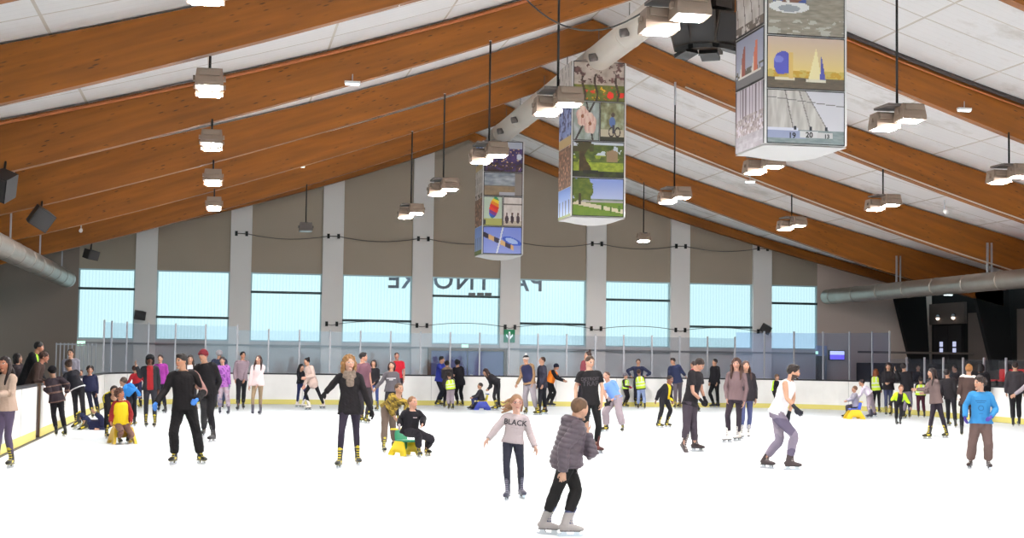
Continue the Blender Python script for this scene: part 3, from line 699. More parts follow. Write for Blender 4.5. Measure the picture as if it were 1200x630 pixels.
# projector-like lamp on the beam next to the cut-off speaker
for (px, py, Y, lab) in ((15, 199, 36.7, 'small white camera under the second beam'), (95, 269, 49.7, 'small white sensor under the third beam'), (1107, 247, 36.9, 'small white sensor on the beam above the galvanised duct')):
    c = atY(px, py, Y); e = empty('sensor', tuple(c), lab, 'sensor')
    MB().tube([(0, 0, 0), (.0, -.12, -.05)], [.05, .06], 10).build('body', PVC, e); MB().tube([(0, 0, 0), (0, .0, .3)], .02, 6).build('bracket', ALU, e)
for (px, py, Y, lab) in ((352, 195, 50.0, 'small lit tube lamp under the fourth beam'), (413, 98, 30.4, 'small lit tube lamp under the first full beam'), (879, 213, 43.3, 'small lit tube lamp under the beam right of the middle banner'), (1130, 129, 30.4, 'small lit tube lamp on a thin rod under the nearest right hand beam'), (1111, 345, 47, 'small lit lamp below the galvanised duct'), (458, 4, 24.2, 'small lit tube lamp on the nearest beam')):
    c = atY(px, py, Y); e = empty('tube_lamp', tuple(c), lab, 'lamp')
    MB().box((-.16, -.05, 0), (.16, .05, .05)).build('housing', PVC, e); MB().box((-.14, -.045, -.03), (.14, .045, -.001)).build('tube', LITG if False else mat('tube_glow', (230, 250, 255), .4, emis=(230, 250, 255), es=2.5) if 'tube_glow' not in bpy.data.materials else bpy.data.materials['tube_glow'], e)
    MB().tube([(0, 0, .05), (0, 0, .2)], .012, 6).build('rod', ALU, e)
# cable strung along the pilasters
cb = empty('cable', (win[1][1], YW-.14, 6.3), 'thin sagging cable strung between the pilasters above the windows', 'cable')
CAB = mat('cable_grey', (92, 84, 80), .6)
zc = lambda i: 6.45
pts = []
for i in range(1, 8):
    for x in (win[i][1]+.2, win[i+1][0]-.2):
        pts.append(Vector((x-win[1][1], 0, 0)))
path = []
for a, b in zip(pts, pts[1:]):
    L = (b-a).length
    for k in range(8): t = k/8; path.append(a.lerp(b, t)+Vector((0, 0, -.16*4*t*(1-t)*(L > 1))))
path.append(pts[-1])
MB().tube([tuple(p) for p in path], .016, 6).build('wire', CAB, cb)
for p in pts: MB().box((p.x-.05, -.03, -.09), (p.x+.05, .02, .09)).build('clip', BLACK, cb)
cb = empty('cable', (win[2][1], YW-.14, 2.95), 'thin cable strung low across the windows behind the glass', 'cable')
pts = [Vector((x-win[2][1], 0, 0)) for i in range(2, 8) for x in (win[i][1]+.2, win[i+1][0]-.2)]; path = []
for a, b in zip(pts, pts[1:]):
    L = (b-a).length
    for k in range(8): t = k/8; path.append(a.lerp(b, t)+Vector((0, 0, (.12*4*t*(1-t) if L > 1 else -.05*4*t*(1-t)))))
path.append(pts[-1]); MB().tube([tuple(p) for p in path], .012, 6).build('wire', CAB, cb)
for p in pts: MB().box((p.x-.05, -.03, -.09), (p.x+.05, .02, .09)).build('clip', BLACK, cb)
for px, lab in ((553, 'small grey box on the transom bar, nearest the O of the lettering'), (563, 'small grey box on the transom bar, middle of three'), (572, 'small grey box on the transom bar, nearest the pilaster')):
    c = atY(px, 345.5, YW-.02); o = MB().box((-.13, -.06, -.07), (.13, .04, .07), bev=.015).build('junction_box', mat('box_grey', (112, 116, 118), .5), loc=(0, 0, 0)); o.location = (c[0], c[1], c[2]+.02); tag(o, lab, 'box', 'boxes on the transom bar')
# monitor and notice
c = atY(981, 416, YW-.15); e = empty('tv_screen', tuple(c), 'wall monitor glowing violet and white behind the glass', 'monitor')
MB().box((-.34, 0, -.2), (.34, .1, .2), bev=.01).build('case', BLACK, e)
MB().box((-.31, -.012, -.17), (.31, -.002, .02)).build('screen_lower', mat('screen_violet', (120, 100, 240), .3, emis=(130, 110, 255), es=.8), e)
MB().box((-.31, -.012, .02), (.31, -.002, .17)).build('screen_upper', mat('screen_white', (220, 225, 255), .3, emis=(220, 228, 255), es=.9), e)
c = atY(963, 410, YW-.2); e = empty('booth_door', (c[0], YW-.2, 0), 'pale blue framed booth door beside the last window', 'door')
MB().box((-.2, 0, 2.0), (.22, .15, 2.42)).build('lintel', mat('booth_blue', (168, 180, 214), .5), e)
MB().box((.14, 0, 0), (.22, .15, 2.0)).build('post', ALU, e); MB().box((-.2, .05, 0), (.14, .15, 2.0)).build('leaf', HOUSD, e)
# ------------------------------------------------------------------ right-hand stand
TIER = mat('stand_concrete', (66, 60, 58), .8)
for i in range(4): flat('floor_tier', (25.0+i*1.0, 20, 0), (WR, 53.2, .8+.36*i), TIER)
flat('trim_10', (24.0, 53.3, 2.12), (WR, 53.4, 2.2), mat('gallery_rail', (110, 98, 92), .5))
flat('wall_gallery', (25.2, 53.2, 0), (WR, 56.2, 1.75), mat('gallery_dark', (48, 43, 41), .8))
PANL = mat('panel_taupe', (104, 92, 86), .75)
for y0, y1, z0, z1 in ((54.05, 57, 3.35, 4.2), (51.1, 53.75, 1.6, 3.75), (44.5, 50.1, 1.7, 3.8)):
    flat('wall_panel', (WR-.12, y0, z0), (WR-.001, y1, z1), PANL)
dr = MB().box((WR-.1, 54.3, 1.75), (WR-.001, 56.7, 3.3)).build('door_2', mat('door_dark', (40, 37, 38), .6), kind='structure')
for y in (54.75, 55.85):
    l = MB().box((WR-.13, y-.45, 1.77), (WR-.101, y+.55, 3.26)).build('door_leaf', bpy.data.materials['door_dark'], dr)
    for z in (2.18, 2.44): MB().box((WR-.15, y-.05, z), (WR-.131, y+.2, z+.2)).build('door_glazing', mat('lit_glass', (200, 205, 235), .3, emis=(205, 210, 245), es=.7) if 'lit_glass' not in bpy.data.materials else bpy.data.materials['lit_glass'], l)
for y in (54.8, 56.1):
    e = empty('wall_lamp', (WR-.2, y, 3.62), 'small white spot lamp above the dark double door, %s the corner' % ('farther from' if y < 55 else 'nearer'), 'lamp', 'lamps above the dark door')
    MB().tube([(0, 0, 0), (0, 0, .12)], [.1, .04], 12).build('shade', ALU, e); MB().ball((0, 0, -.03), .07).build('bulb', mat('bulb_glow', (255, 240, 220), .3, emis=(255, 236, 214), es=3) if 'bulb_glow' not in bpy.data.materials else bpy.data.materials['bulb_glow'], e); MB().box((0, -.02, .1), (.1, .02, .14)).build('arm', BLACK, e)
def seat_parts(e):
    m = MB(); V = []
    for j, (y, z) in enumerate(((.0, .40), (.05, .43), (.2, .42), (.38, .41), (.42, .46))): V += [(y, -.2, z+.02), (y, .2, z+.02)]
    m.add(V+[(a, b, c-.03) for a, b, c in V], [(2*i, 2*i+1, 2*i+3, 2*i+2) for i in range(4)]+[(10+2*i, 12+2*i, 13+2*i, 11+2*i) for i in range(4)]+[(0, 10, 11, 1), (8, 9, 19, 18)]+[(2*i, 2*i+2, 12+2*i, 10+2*i) for i in range(4)]+[(2*i+1, 11+2*i, 13+2*i, 2*i+3) for i in range(4)], 0, True)
    m.build('seat', RED, e)
    MB().prism([(-.2, .45), (.2, .45), (.21, .7), (.17, .8), (-.17, .8), (-.21, .7)], .41, .45, ax='x').build('backrest', RED, e)
    MB().box((.15, -.03, 0), (.25, .03, .41)).build('leg', BLACK, e)
proto = None
rows = ['front', 'second', 'third', 'top']
for r in range(3):
    for k in range(26):
        yy = 30.2+k*.62
        if any(abs(yy-b_) < .36 for b_ in YB): continue
        loc = (25.3+r*1.0, yy, .8+.36*r); lab = 'red plastic stadium seat in the dark stand behind the glass'
        if proto is None:
            proto = empty('stadium_seat', loc, lab, 'seat', 'red seats in the stand'); seat_parts(proto)
        else:
            q = proto.copy(); COL.objects.link(q); q.location = loc
            for ch in list(proto.children):
                c = ch.copy(); COL.objects.link(c); c.parent = q
# ------------------------------------------------------------------ ceiling speaker cluster
c = atY(826, 33, 25.6); e = empty('speaker_cluster', tuple(c), 'large dark hanging speaker cluster beside the nearest banner', 'loudspeaker')
BRN = mat('cluster_brown', (58, 48, 42), .5)
for a, tl in ((-62, .3), (-22, .25), (20, .25), (62, .3), (150, .3), (210, .3)):
    Mx = Matrix.Rotation(math.radians(a), 4, 'Z') @ Matrix.Translation((0, -.42, -.02)) @ Matrix.Rotation(tl, 4, 'X')
    MB().prism([(-.23, -.22), (.23, -.22), (.15, .2), (-.15, .2)], -.32, .26, ax='z').build('cabinet', BRN, e).matrix_local = Mx
    MB().box((-.2, -.245, -.28), (.2, -.222, .22)).build('grille', GRL, e).matrix_local = Mx
    MB().box((-.17, -.3, -.40), (.17, .0, -.325)).build('bracket', BLACK, e).matrix_local = Mx
for a in (-35, 25, 90, 160, 230):
    Mx = Matrix.Rotation(math.radians(a), 4, 'Z') @ Matrix.Translation((0, -.3, .72))
    MB().prism([(-.2, -.2), (.2, -.2), (.13, .18), (-.13, .18)], -.42, .42, ax='z').build('cabinet', BRN, e).matrix_local = Mx
MB().tube([(0, 0, -.2), (0, 0, 2.2)], .06, 8).build('hanging_pole', HOUSD, e)
MB().box((-.5, -.04, 1.16), (.5, .04, 1.24)).box((-.04, -.5, 1.16), (.04, .5, 1.24)).build('yoke', HOUS, e)
# roof hatches
for px, py, Y, lab in ((662, 13, 33.5, 'grey roof hatch panel near the ridge'), (600, 76, 46.5, 'smaller grey roof hatch panel beyond the first')):
    pass
# ------------------------------------------------------------------ cables on the beams
def along(k, s, zf, dz, d0, d1, r, m, name, label, cat, part):
    Y = YB[k+4]-.17; P = [(RX+s*d, Y, zf(d)+dz) for d in np.linspace(d0, d1, 16)]; e = empty(name, P[0], label, cat)
    MB().tube([tuple(Vector(p)-Vector(P[0])) for p in P], r, 6).build(part, m, e)
TRAY = mat('tray_dark', (62, 52, 50), .6); COP = mat('conduit_copper', (176, 104, 62), .5); CON = mat('conduit_grey', (196, 184, 172), .5)
along(2, 1, zt, .0, 2.5, 16, .06, TRAY, 'cable_tray', 'dark cable tray along the top of the beam behind the nearest banner', 'cable tray', 'tray')
along(2, 1, zt, -.13, 2.5, 16, .022, COP, 'conduit', 'copper coloured conduit under the dark cable tray', 'conduit', 'pipe')
along(2, -1, zt, -.07, 2.5, 16, .03, COP, 'conduit', 'copper coloured conduit along the top of a left hand beam', 'conduit', 'pipe')
along(4, 1, zb, .03, 2.5, 17, .022, CON, 'conduit', 'pale conduit along the underside of the beam above the galvanised duct', 'conduit', 'pipe')
along(3, 1, zb, .03, 2.5, 17, .022, CON, 'conduit', 'pale conduit along the underside of the beam right of the nearest banner', 'conduit', 'pipe')
P0, P1 = Vector(atY(612, -6, 22)), Vector((5.44-.1, 17.6, 6.3)); e = empty('cable', tuple(P0), 'thin dark cable sagging towards the nearest floodlight', 'cable')
MB().tube([tuple(P0.lerp(P1, t)-P0+Vector((0, 0, -.5*4*t*(1-t)))) for t in np.linspace(0, 1, 14)], .012, 6).build('wire', BLACK, e)
# ------------------------------------------------------------------ sky
w = bpy.data.worlds.new('sky'); SC.world = w; w.use_nodes = True
w.node_tree.nodes['Background'].inputs[0].default_value = (*lin((206, 240, 250)), 1); w.node_tree.nodes['Background'].inputs[1].default_value = SKY_E
# ------------------------------------------------------------------ people
CLOTH = mat('cloth', (128, 128, 128), .85, .15, attr=True, bump=(26, .35, .02)); PUFF = mat('nylon', (128, 128, 128), .5, .35, attr=True)
SKIN = mat('skin', (200, 150, 120), .55, .3, attr=True); HAIRM = mat('hair', (60, 40, 30), .6, .3, attr=True, bump=(60, .5, .01))
BOOT = mat('boot', (30, 30, 30), .4, .4, attr=True); BLADE = mat('blade_steel', (200, 204, 210), .2, .6, .9); PRINT = mat('shirt_print', (40, 40, 40), .7)
PEND = []          # (object, voxel, colour function, smooth)
def A(*v): return np.array(v, float)
def nrm(v): v = np.asarray(v, float); return v/(np.linalg.norm(v)+1e-9)
def snoise(P, s, seed=0):
    r = np.random.default_rng(seed); o = np.zeros(len(P))
    for k in range(7):
        d = r.normal(size=3)*s*(1+.5*k/3); o += np.sin(P@d+r.uniform(0, 6.28))/(1+.25*k)
    return o/3.2
def cr(path, sub):
    """Catmull-Rom through (p, ra, rb)"""
    P = np.array([np.concatenate([np.asarray(p[0], float), [p[1], p[2]]]) for p in path]); out = []; n = len(P)
    if n < 3: sub = max(sub, 2)
    for i in range(n-1):
        p0, p1, p2, p3 = P[max(i-1, 0)], P[i], P[i+1], P[min(i+2, n-1)]
        for k in range(sub):
            t = k/sub; out.append(.5*((2*p1)+(-p0+p2)*t+(2*p0-5*p1+4*p2-p3)*t*t+(-p0+3*p1-3*p2+p3)*t**3))
    out.append(P[-1])
    return [(o[:3], max(o[3], .002), max(o[4], .002)) for o in out]
def tubeS(mb, path, n=12, ref=None, sub=3, round_=(True, True)):
    q = cr(path, sub)
    if round_[0]:
        p, a, b = q[0]; t = nrm(q[0][0]-q[1][0]); m = min(a, b); q = [(p+t*m*.75, a*.5, b*.5), (p+t*m*.45, a*.85, b*.85)]+q
    if round_[1]:
        p, a, b = q[-1]; t = nrm(q[-1][0]-q[-2][0]); m = min(a, b); q = q+[(p+t*m*.45, a*.85, b*.85), (p+t*m*.75, a*.5, b*.5)]
    V, F = loft_raw(q, n, ref); mb.add(V, F, 0, True)
def ell(mb, c, R, r, n=14, f=None):
    """ellipsoid with axes the columns of R"""
    t = MB(); t.ball((0, 0, 0), (1, 1, 1), nu=n, nv=max(8, n*2//3)); V = np.array(t.v)
    if f is not None: V = f(V)
    V = (V*np.array(r))@np.array(R).T+np.array(c); mb.add(V, t.f, 0, True)
def queue(mb, name, mat_, parent, vox, colf, smooth=2):
    me = bpy.data.meshes.new(name); me.from_pydata(mb.v, [], mb.f); me.update()
    me.materials.append(mat_); o = bpy.data.objects.new(name, me); COL.objects.link(o); o.parent = parent
    m = o.modifiers.new('r', 'REMESH'); m.mode = 'VOXEL'; m.voxel_size = vox; m.use_smooth_shade = True; m.adaptivity = 0
    if smooth: s = o.modifiers.new('s', 'SMOOTH'); s.factor = .5; s.iterations = smooth
    PEND.append((o, colf)); return o
def setcol(me, C):
    a = me.color_attributes.get('col') or me.color_attributes.new('col', 'FLOAT_COLOR', 'POINT')
    a.data.foreach_set('color', np.concatenate([C, np.ones((len(C), 1))], 1).astype(np.float32).ravel())
def flush():
    dg = bpy.context.evaluated_depsgraph_get(); dg.update()
    for o, colf in PEND:
        me = bpy.data.meshes.new_from_object(o.evaluated_get(dg)); mt = o.data.materials[0] if o.data.materials else None
        old = o.data; nm = old.name; o.modifiers.clear(); o.data = me; bpy.data.meshes.remove(old); me.name = nm
        V = np.empty(len(me.vertices)*3, np.float32); me.vertices.foreach_get('co', V); V = V.reshape(-1, 3).astype(float)
        r = colf(V, me)
        if r is not None: setcol(me, r)
        if len(me.materials) == 0: me.materials.append(mt)
    PEND.clear()
def const(c):
    c = np.array(lin(c)); return lambda V, me=None: np.tile(c, (len(V), 1))
# ---- skates: boot in local axes, +Y to the toe, blade bottom at z = 0
SK = {'yel': ((24, 24, 22), (222, 200, 40), (40, 40, 38)), 'wht': ((232, 226, 220), (60, 50, 50), (236, 232, 226)), 'blk': ((24, 22, 24), (60, 58, 58), (30, 28, 30)),
      'silver': ((136, 128, 126), (40, 44, 80), (120, 112, 110)), 'red': ((96, 34, 28), (40, 30, 30), (60, 26, 24)), 'brn': ((50, 36, 36), (150, 140, 136), (34, 28, 28)), 'nvy': ((40, 38, 56), (120, 116, 130), (30, 28, 40))}
SKM = {}
def skate_mesh(kind):
    if kind in SKM: return SKM[kind]
    mb = MB()
    tubeS(mb, [(A(0, -.118, .115), .022, .03), (A(0, -.10, .112), .034, .046), (A(0, -.04, .11), .038, .05), (A(0, .03, .102), .044, .042), (A(0, .10, .094), .046, .031), (A(0, .14, .088), .036, .024)], 12, (0, 0, 1))
    tubeS(mb, [(A(0, -.055, .12), .04, .056), (A(0, -.06, .2), .041, .052), (A(0, -.055, .26), .046, .056), (A(0, -.045, .305), .047, .058)], 12, (0, 1, 0))
    tubeS(mb, [(A(0, .02, .14), .022, .02), (A(0, -.0, .2), .024, .016), (A(0, .005, .27), .028, .014), (A(0, .016, .325), .028, .012)], 8, (0, 1, 0))
    mb.box((-.034, -.12, .058), (.034, .12, .072))
    e = empty('tmp', (0, 0, 0), '', ''); base, acc, toe = [np.array(lin(c)) for c in SK[kind]]
    def cf(V, me):
        C = np.tile(base, (len(V), 1)); x, y, z = V.T
        if kind == 'yel':
            C[(np.abs(x) < .026) & (y > -.02) & (z > .13) & (np.sin(z*150+1) > .25)] = acc*.75; C[(z > .298)] = acc*.7
            C[(np.abs(x) > .036) & (z < .12) & (z > .085) & (y > -.05) & (y < .05)] = acc; C[z < .07] = acc*.25
        elif kind in ('wht', 'silver', 'brn', 'nvy'):
            C[(np.abs(x) < .02) & (y > -.02) & (z > .13) & (np.sin(z*210) > -.1)] = acc; C[z < .075] = toe*.5
            if kind == 'silver': C[z > .275] = acc
            if kind == 'wht': C[z < .078] = acc*.5
        else:
            C[(np.abs(x) < .02) & (y > -.02) & (z > .13) & (np.sin(z*210) > .2)] = acc*1.5; C[(y > .09)] = toe; C[z < .075] = toe*.6
        return C
    o = queue(mb, 'skate', BOOT, e, .006, cf, 2); flush(); me = o.data; bpy.data.objects.remove(o); bpy.data.objects.remove(e)
    b = MB(); b.prism([(-.15, .012), (-.13, 0), (.13, 0), (.155, .014), (.16, .035), (.13, .026), (-.15, .026)], -.003, .003, ax='x')
    b.prism([(-.11, .024), (-.03, .024), (-.045, .06), (-.10, .06)], -.012, .012, ax='x').prism([(.04, .024), (.115, .024), (.11, .06), (.045, .06)], -.012, .012, ax='x')
    bm_ = bpy.data.meshes.new('blade'); bm_.from_pydata(b.v, [], b.f); bm_.materials.append(BLADE); bm_.update()
    SKM[kind] = (me, bm_); return SKM[kind]
def ik(a, c, l1, l2, pole):
    d = c-a; L = np.linalg.norm(d); u = d/(L+1e-9)
    if L >= (l1+l2)*.998: return a+d*(l1/(l1+l2))
    x = (l1*l1-l2*l2+L*L)/(2*L); h = math.sqrt(max(l1*l1-x*x, 0)); p = pole-np.dot(pole, u)*u
    return a+u*x+nrm(p)*h
def hand(mb, W, D, N, s, left, curl=.5, inflate=0.0, fist=False, point=False):
    D = nrm(D); N = nrm(N-np.dot(N, D)*D); X = np.cross(D, N)*(1 if left else -1)
    # X points to the thumb side
    i = inflate; c = 1.25 if fist else curl
    tubeS(mb, [(W-D*.02*s, .024*s+i, .018*s+i), (W+D*.025*s, .034*s+i, .016*s+i), (W+D*.06*s, .040*s+i, .014*s+i), (W+D*.085*s, .038*s+i, .012*s+i)], 10, N, 2)
    for k, (off, ln) in enumerate(((.031, .072), (.0105, .082), (-.0105, .076), (-.031, .06))):
        p = W+D*(.082-.004*abs(k-1.3))*s+X*off*s; d = nrm(D+X*off*4.5); cc = 0.06 if (point and k == 0) else c*(1+.12*k)
        pts = [(p-d*.01*s, .0088*s+i, .0088*s+i)]; ang = .12*cc
        for seg, fr in enumerate((.42, .32, .26)):
            ang += (.35, .75, .5)[seg]*cc
            dd = d*math.cos(ang)+N*math.sin(ang); p = p+dd*ln*fr*s; pts.append((p, (.0086-.0009*seg)*s+i, (.0086-.0009*seg)*s+i))
        tubeS(mb, pts, 7, X, 2)
    p = W+D*.022*s+X*.026*s; d = nrm(D*.62+X*.72+N*.25); pts = [(p-X*.012*s, .013*s+i, .012*s+i), (p+d*.022*s, .0115*s+i, .011*s+i)]
    d2 = nrm(D*.8+X*.38+N*.35); q = p+d*.026*s+d2*.03*s; pts += [(q, .0095*s+i, .0095*s+i), (q+nrm(D+N*.3)*.022*s, .008*s+i, .008*s+i)]
    tubeS(mb, pts, 7, N, 2)
TOR = {  # (t, half width, half depth) for a stature of 1.75 m
    'm': [(-.10, .10, .09), (0, .160, .122), (.22, .155, .112), (.42, .148, .107), (.66, .172, .122), (.84, .172, .112), (.94, .125, .085), (1.02, .06, .062)],
    'f': [(-.10, .10, .09), (0, .162, .12), (.22, .15, .108), (.42, .128, .095), (.66, .148, .122), (.84, .148, .1), (.94, .105, .078), (1.02, .052, .055)],
    'c': [(-.10, .10, .09), (0, .148, .122), (.22, .148, .118), (.42, .145, .115), (.66, .155, .12), (.84, .152, .108), (.94, .11, .085), (1.02, .058, .06)]}
def bez(t, K): return tuple(float(np.interp(t, [k[0] for k in K], [k[i] for k in K])) for i in (1, 2))
NP = [0]
def onice(G, m=.36):
    G = A(*G)
    for _ in range(200):
        x, y = G[0], G[1]; bad = x < XL+m or x > XR-m or y > YF-m
        if y > YF-RC:
            cx = XL+RC if x < XL+RC else (XR-RC if x > XR-RC else x)
            if cx != x and math.hypot(x-cx, y-(YF-RC)) > RC-m: bad = True
        if not bad or x/y < -.09 and x < XL and y < 30: break
        if x < XL+m and y < YF-RC+.5: G = A(XL+m+.01, y, G[2]); continue
        G = A(G[0]*.997, G[1]*.997, G[2])
    return G
def person(label, x, hy, fy, yaw=0, sex='m', H=None, pel=None, neck=None, head=None, hyaw=None, hpitch=0, fL=None, fR=None, fyL=None, fyR=None, kL=None, kR=None,
           wL=None, wR=None, eL=None, eR=None, arms='down', spread=.1, stag=0., nw=0., hw=0., pw=0., fat=1., front=None, depth=None, name='person', group=None,
           top=None, bot=None, skate='yel', hair='short', hc=(52, 38, 30), hat=None, skin=(214, 164, 136), gloves=None, vest=None, scarf=None, beard=None, glasses=False, hood=False, curl=.45, ground=0., seat=False, nofeet=False, keep=False):
    top = dict(dict(c=(30, 30, 32), hem=-.05, kind='sweater', sleeve='full', loose=.016), **(top or {})); bot = dict(dict(c=(30, 30, 34), loose=.006), **(bot or {}))
    # ---- placement on the ice
    fm = fy
    G = atZ(x, fm, ground) if depth is None else atY(x, fm, depth)
    if depth is None: G = onice(G)
    view = nrm(A(G[0], G[1], 0)); cd = -view; er = A(view[1], -view[0], 0); up = A(0, 0, 1)
    def F_(a): a = math.radians(a); return cd*math.cos(a)+er*math.sin(a)
    F = F_(yaw) if front is None else nrm(A(*[front[0]*er[i]+front[1]*cd[i]+front[2]*up[i] for i in range(3)]))
    Lf = er*math.cos(math.radians(yaw))-cd*math.sin(math.radians(yaw))
    def px(p, w=0.):
        v = ray(p[0], p[1]); q = G+cd*w; t = np.dot(q-CAM_C, cd)/np.dot(v, cd); return CAM_C+v*t
    topz = px((x, hy))[2]-ground
    if H is None: H = topz-.06
    k = H/1.75; hl = .228*k**.4; vox = float(np.clip(np.dot(G, nrm(view))*.00026, .0062, .0125))
    fs = k**.75; AH = .155*fs
    P = px(pel, pw) if pel else px((x, 0), pw)*0+A(*(G+cd*pw))*A(1, 1, 0)+up*(ground+.53*H+.055)
    HT = px(head, hw+nw) if head else px((x, hy), hw+nw)
    N = px(neck, nw) if neck else HT*0+A(HT[0], HT[1], 0)+up*(HT[2]-hl*1.19)
    if not keep and not seat and front is None:
        zw = ground+(.53*H+.055)*.97; P = A(P[0], P[1], zw)
    dn_ = np.linalg.norm(HT-N)
    if dn_ > hl*1.2: N = HT+(N-HT)/dn_*hl*1.2
    T = nrm(N-P)
    if front is None: F = nrm(F-np.dot(F, T)*T*(.75)); Fh = F_(yaw)
    else: Fh = F
    Lf = nrm(np.cross(T, F)) if front is not None or True else Lf
    Lf = nrm(Lf*(1 if np.dot(Lf, er*math.cos(math.radians(yaw))-cd*math.sin(math.radians(yaw))) > 0 or front is not None else -1))
    # ---- feet
    feet = {}
    for sd, f, fyw in ((1, fL, fyL), (-1, fR, fyR)):
        if f is None: c = A(G[0], G[1], ground)+Lf*A(1, 1, 0)*sd*spread*k+Fh*A(1, 1, 0)*stag*sd*k; pitch = 0
        elif len(f) == 2: c = onice(atZ(f[0], f[1], ground), .3) if depth is None else atZ(f[0], f[1], ground); pitch = 0
        else: c = px(f[:2], f[2]); pitch = f[3] if len(f) > 3 else 0
        if f is not None and len(f) == 3 and False: pass
        fd = F_(yaw+sd*-8 if fyw is None else fyw); feet[sd] = (c, fd, math.radians(pitch))
    root = empty(name, (G[0], G[1], ground), label, 'person', group); R0 = A(G[0], G[1], ground)
    J = {}
    for sd in (1, -1):
        c, fd, pt = feet[sd]; bu = up*math.cos(pt)-fd*math.sin(pt)*-1 if False else up*math.cos(pt)+fd*math.sin(pt); bf = fd*math.cos(pt)-up*math.sin(pt)
        an = c+bu*AH-bf*.05*fs; hp = P+Lf*sd*.085*k
        l1, l2 = .25*H, .245*H; kp = kL if sd == 1 else kR
        kn = px(kp[:2], kp[2] if len(kp) > 2 else pw) if kp else ik(hp, an, l1, l2, Fh+fd*.6+up*(.7 if seat else .0)+Lf*sd*.12)
        J[sd] = dict(hip=hp, knee=kn, ank=an, bu=bu, bf=bf, foot=c)
        me, bm_ = skate_mesh(skate)
        if not nofeet:
            me = me.copy(); V = np.empty(len(me.vertices)*3, np.float32); me.vertices.foreach_get('co', V); V = V.reshape(-1, 3).astype(float)
            sx = nrm(np.cross(bf, bu)); sh = nrm(kn-an); ly, lx = float(np.dot(sh, bf)), float(np.dot(sh, sx)); lz = max(float(np.dot(sh, bu)), .55)
            q = np.clip(V[:, 2]-.15, 0, None); V[:, 1] += q*np.clip(ly/lz, -.7, .7); V[:, 0] += q*np.clip(lx/lz, -.4, .4); me.vertices.foreach_set('co', V.astype(np.float32).ravel())
            o = bpy.data.objects.new('skate', me); COL.objects.link(o); o.parent = root; bl = bpy.data.objects.new('blade', bm_); COL.objects.link(bl); bl.parent = o
            sx = nrm(np.cross(bf, bu)); Mx = Matrix.Identity(4)
            for i in range(3): Mx[i][0], Mx[i][1], Mx[i][2], Mx[i][3] = sx[i]*fs, bf[i]*fs, bu[i]*fs, (c-R0)[i]
            o.matrix_local = Mx
    # ---- arms
    wmul = {'m': 1., 'f': .9, 'c': .92}[sex]
    for sd in (1, -1):
        S = N-T*.055*k+Lf*sd*.172*k*wmul*(fat*.5+.5)-F*.01*k; w = wL if sd == 1 else wR; e = eL if sd == 1 else eR
        la, lf = .172*H, .15*H
        if w is not None: Wp = px(w[:2], w[2] if len(w) > 2 else nw)
        else:
            am = arms if isinstance(arms, str) else arms[0 if sd == 1 else 1]; dn = -up
            if am == 'down': Wp = S+nrm(dn+Lf*sd*.12+Fh*.12)*(la+lf)*.98
            elif am == 'fwd': Wp = N-T*.40*k*1+Fh*.26*k+Lf*sd*.06*k
            elif am == 'waist': Wp = P+T*.06*k+Fh*.17*k+Lf*sd*.07*k
            elif am == 'out': Wp = S+nrm(dn+Lf*sd*.55+Fh*.15)*(la+lf)*.98
            elif am == 'hips': Wp = P+T*.12*k+Lf*sd*.19*k
            elif am == 'hold': Wp = S+nrm(Fh*1+dn*.8)*(la+lf)*.93-Lf*sd*.03
            elif am == 'up': Wp = S+nrm(up*.5+Fh*.6)*(la+lf)*.75
            elif am == 'back': Wp = P+T*.1*k-Fh*.18*k+Lf*sd*.06*k
        d = Wp-S
        if np.linalg.norm(d) > (la+lf)*1.06: Wp = S+d/np.linalg.norm(d)*(la+lf)*1.06
        El = px(e[:2], e[2] if len(e) > 2 else nw) if e else ik(S, Wp, la, lf, -Fh*.9+Lf*sd*.55-up*.35)
        J[sd].update(sh=S, el=El, wr=Wp)
    # ---- head frame
    hd = nrm(HT-N); HC = HT-hd*hl*.5
    hf = F_(yaw if hyaw is None else hyaw) if front is None or hyaw is not None else F; hu = nrm(hd*.6+up*.4) if front is None else hd
    pt = math.radians(hpitch); hf = nrm(hf-np.dot(hf, hu)*hu); hf, hu = hf*math.cos(pt)+hu*math.sin(pt), hu*math.cos(pt)-hf*math.sin(pt)
    hs = np.cross(hu, hf); HR = np.stack([hs, hf, hu], 1)
    rel = lambda p: np.asarray(p)-R0
    HCr = rel(HC)
    # ---- body, one continuous surface
    b = MB()
    def hform(V):
        V = V.copy(); z = V[:, 2]; lo = np.clip(-z, 0, 1)
        V[:, 0] *= 1-.30*lo**1.6; V[:, 1] *= np.where(V[:, 1] < 0, 1-.38*lo, 1-.10*lo**2); V[:, 1] += .10*lo; V[:, 1] += np.where((V[:, 1] > .3) & (z > .3), -.05*z, 0)
        return V
    ell(b, HCr, HR, (.345*hl, .43*hl, .5*hl), 20, hform)
    hp_ = lambda a, c, d: HCr+HR@(np.array([a, c, d])*hl)
    tubeS(b, [(hp_(0, .36, .10), .028*hl, .03*hl), (hp_(0, .45, -.03), .05*hl, .05*hl), (hp_(0, .46, -.075), .062*hl, .04*hl)], 8, hf, 2)
    ell(b, hp_(0, .37, -.43), HR, (.11*hl, .09*hl, .08*hl), 10); ell(b, hp_(0, .40, -.22), HR, (.10*hl, .06*hl, .05*hl), 10)
    for sd in (1, -1): ell(b, hp_(.345*sd, -.03, -.03), HR, (.035*hl, .075*hl, .12*hl), 8)
    tubeS(b, [(rel(N)-T*.04*k, .066*k, .066*k), (rel(N)+T*.02*k, .056*k, .056*k), (hp_(0, -.06, -.30), .26*hl, .27*hl)], 12, F, 2)
    K = TOR[sex]; tl = np.linalg.norm(N-P)
    def tor(t): return rel(P)+T*tl*t
    tubeS(b, [(tor(max(t, .02)+.0), a*k*fat*.93, d*k*fat*.93) for t, a, d in K[1:-1]], 16, F, 2, (False, True))
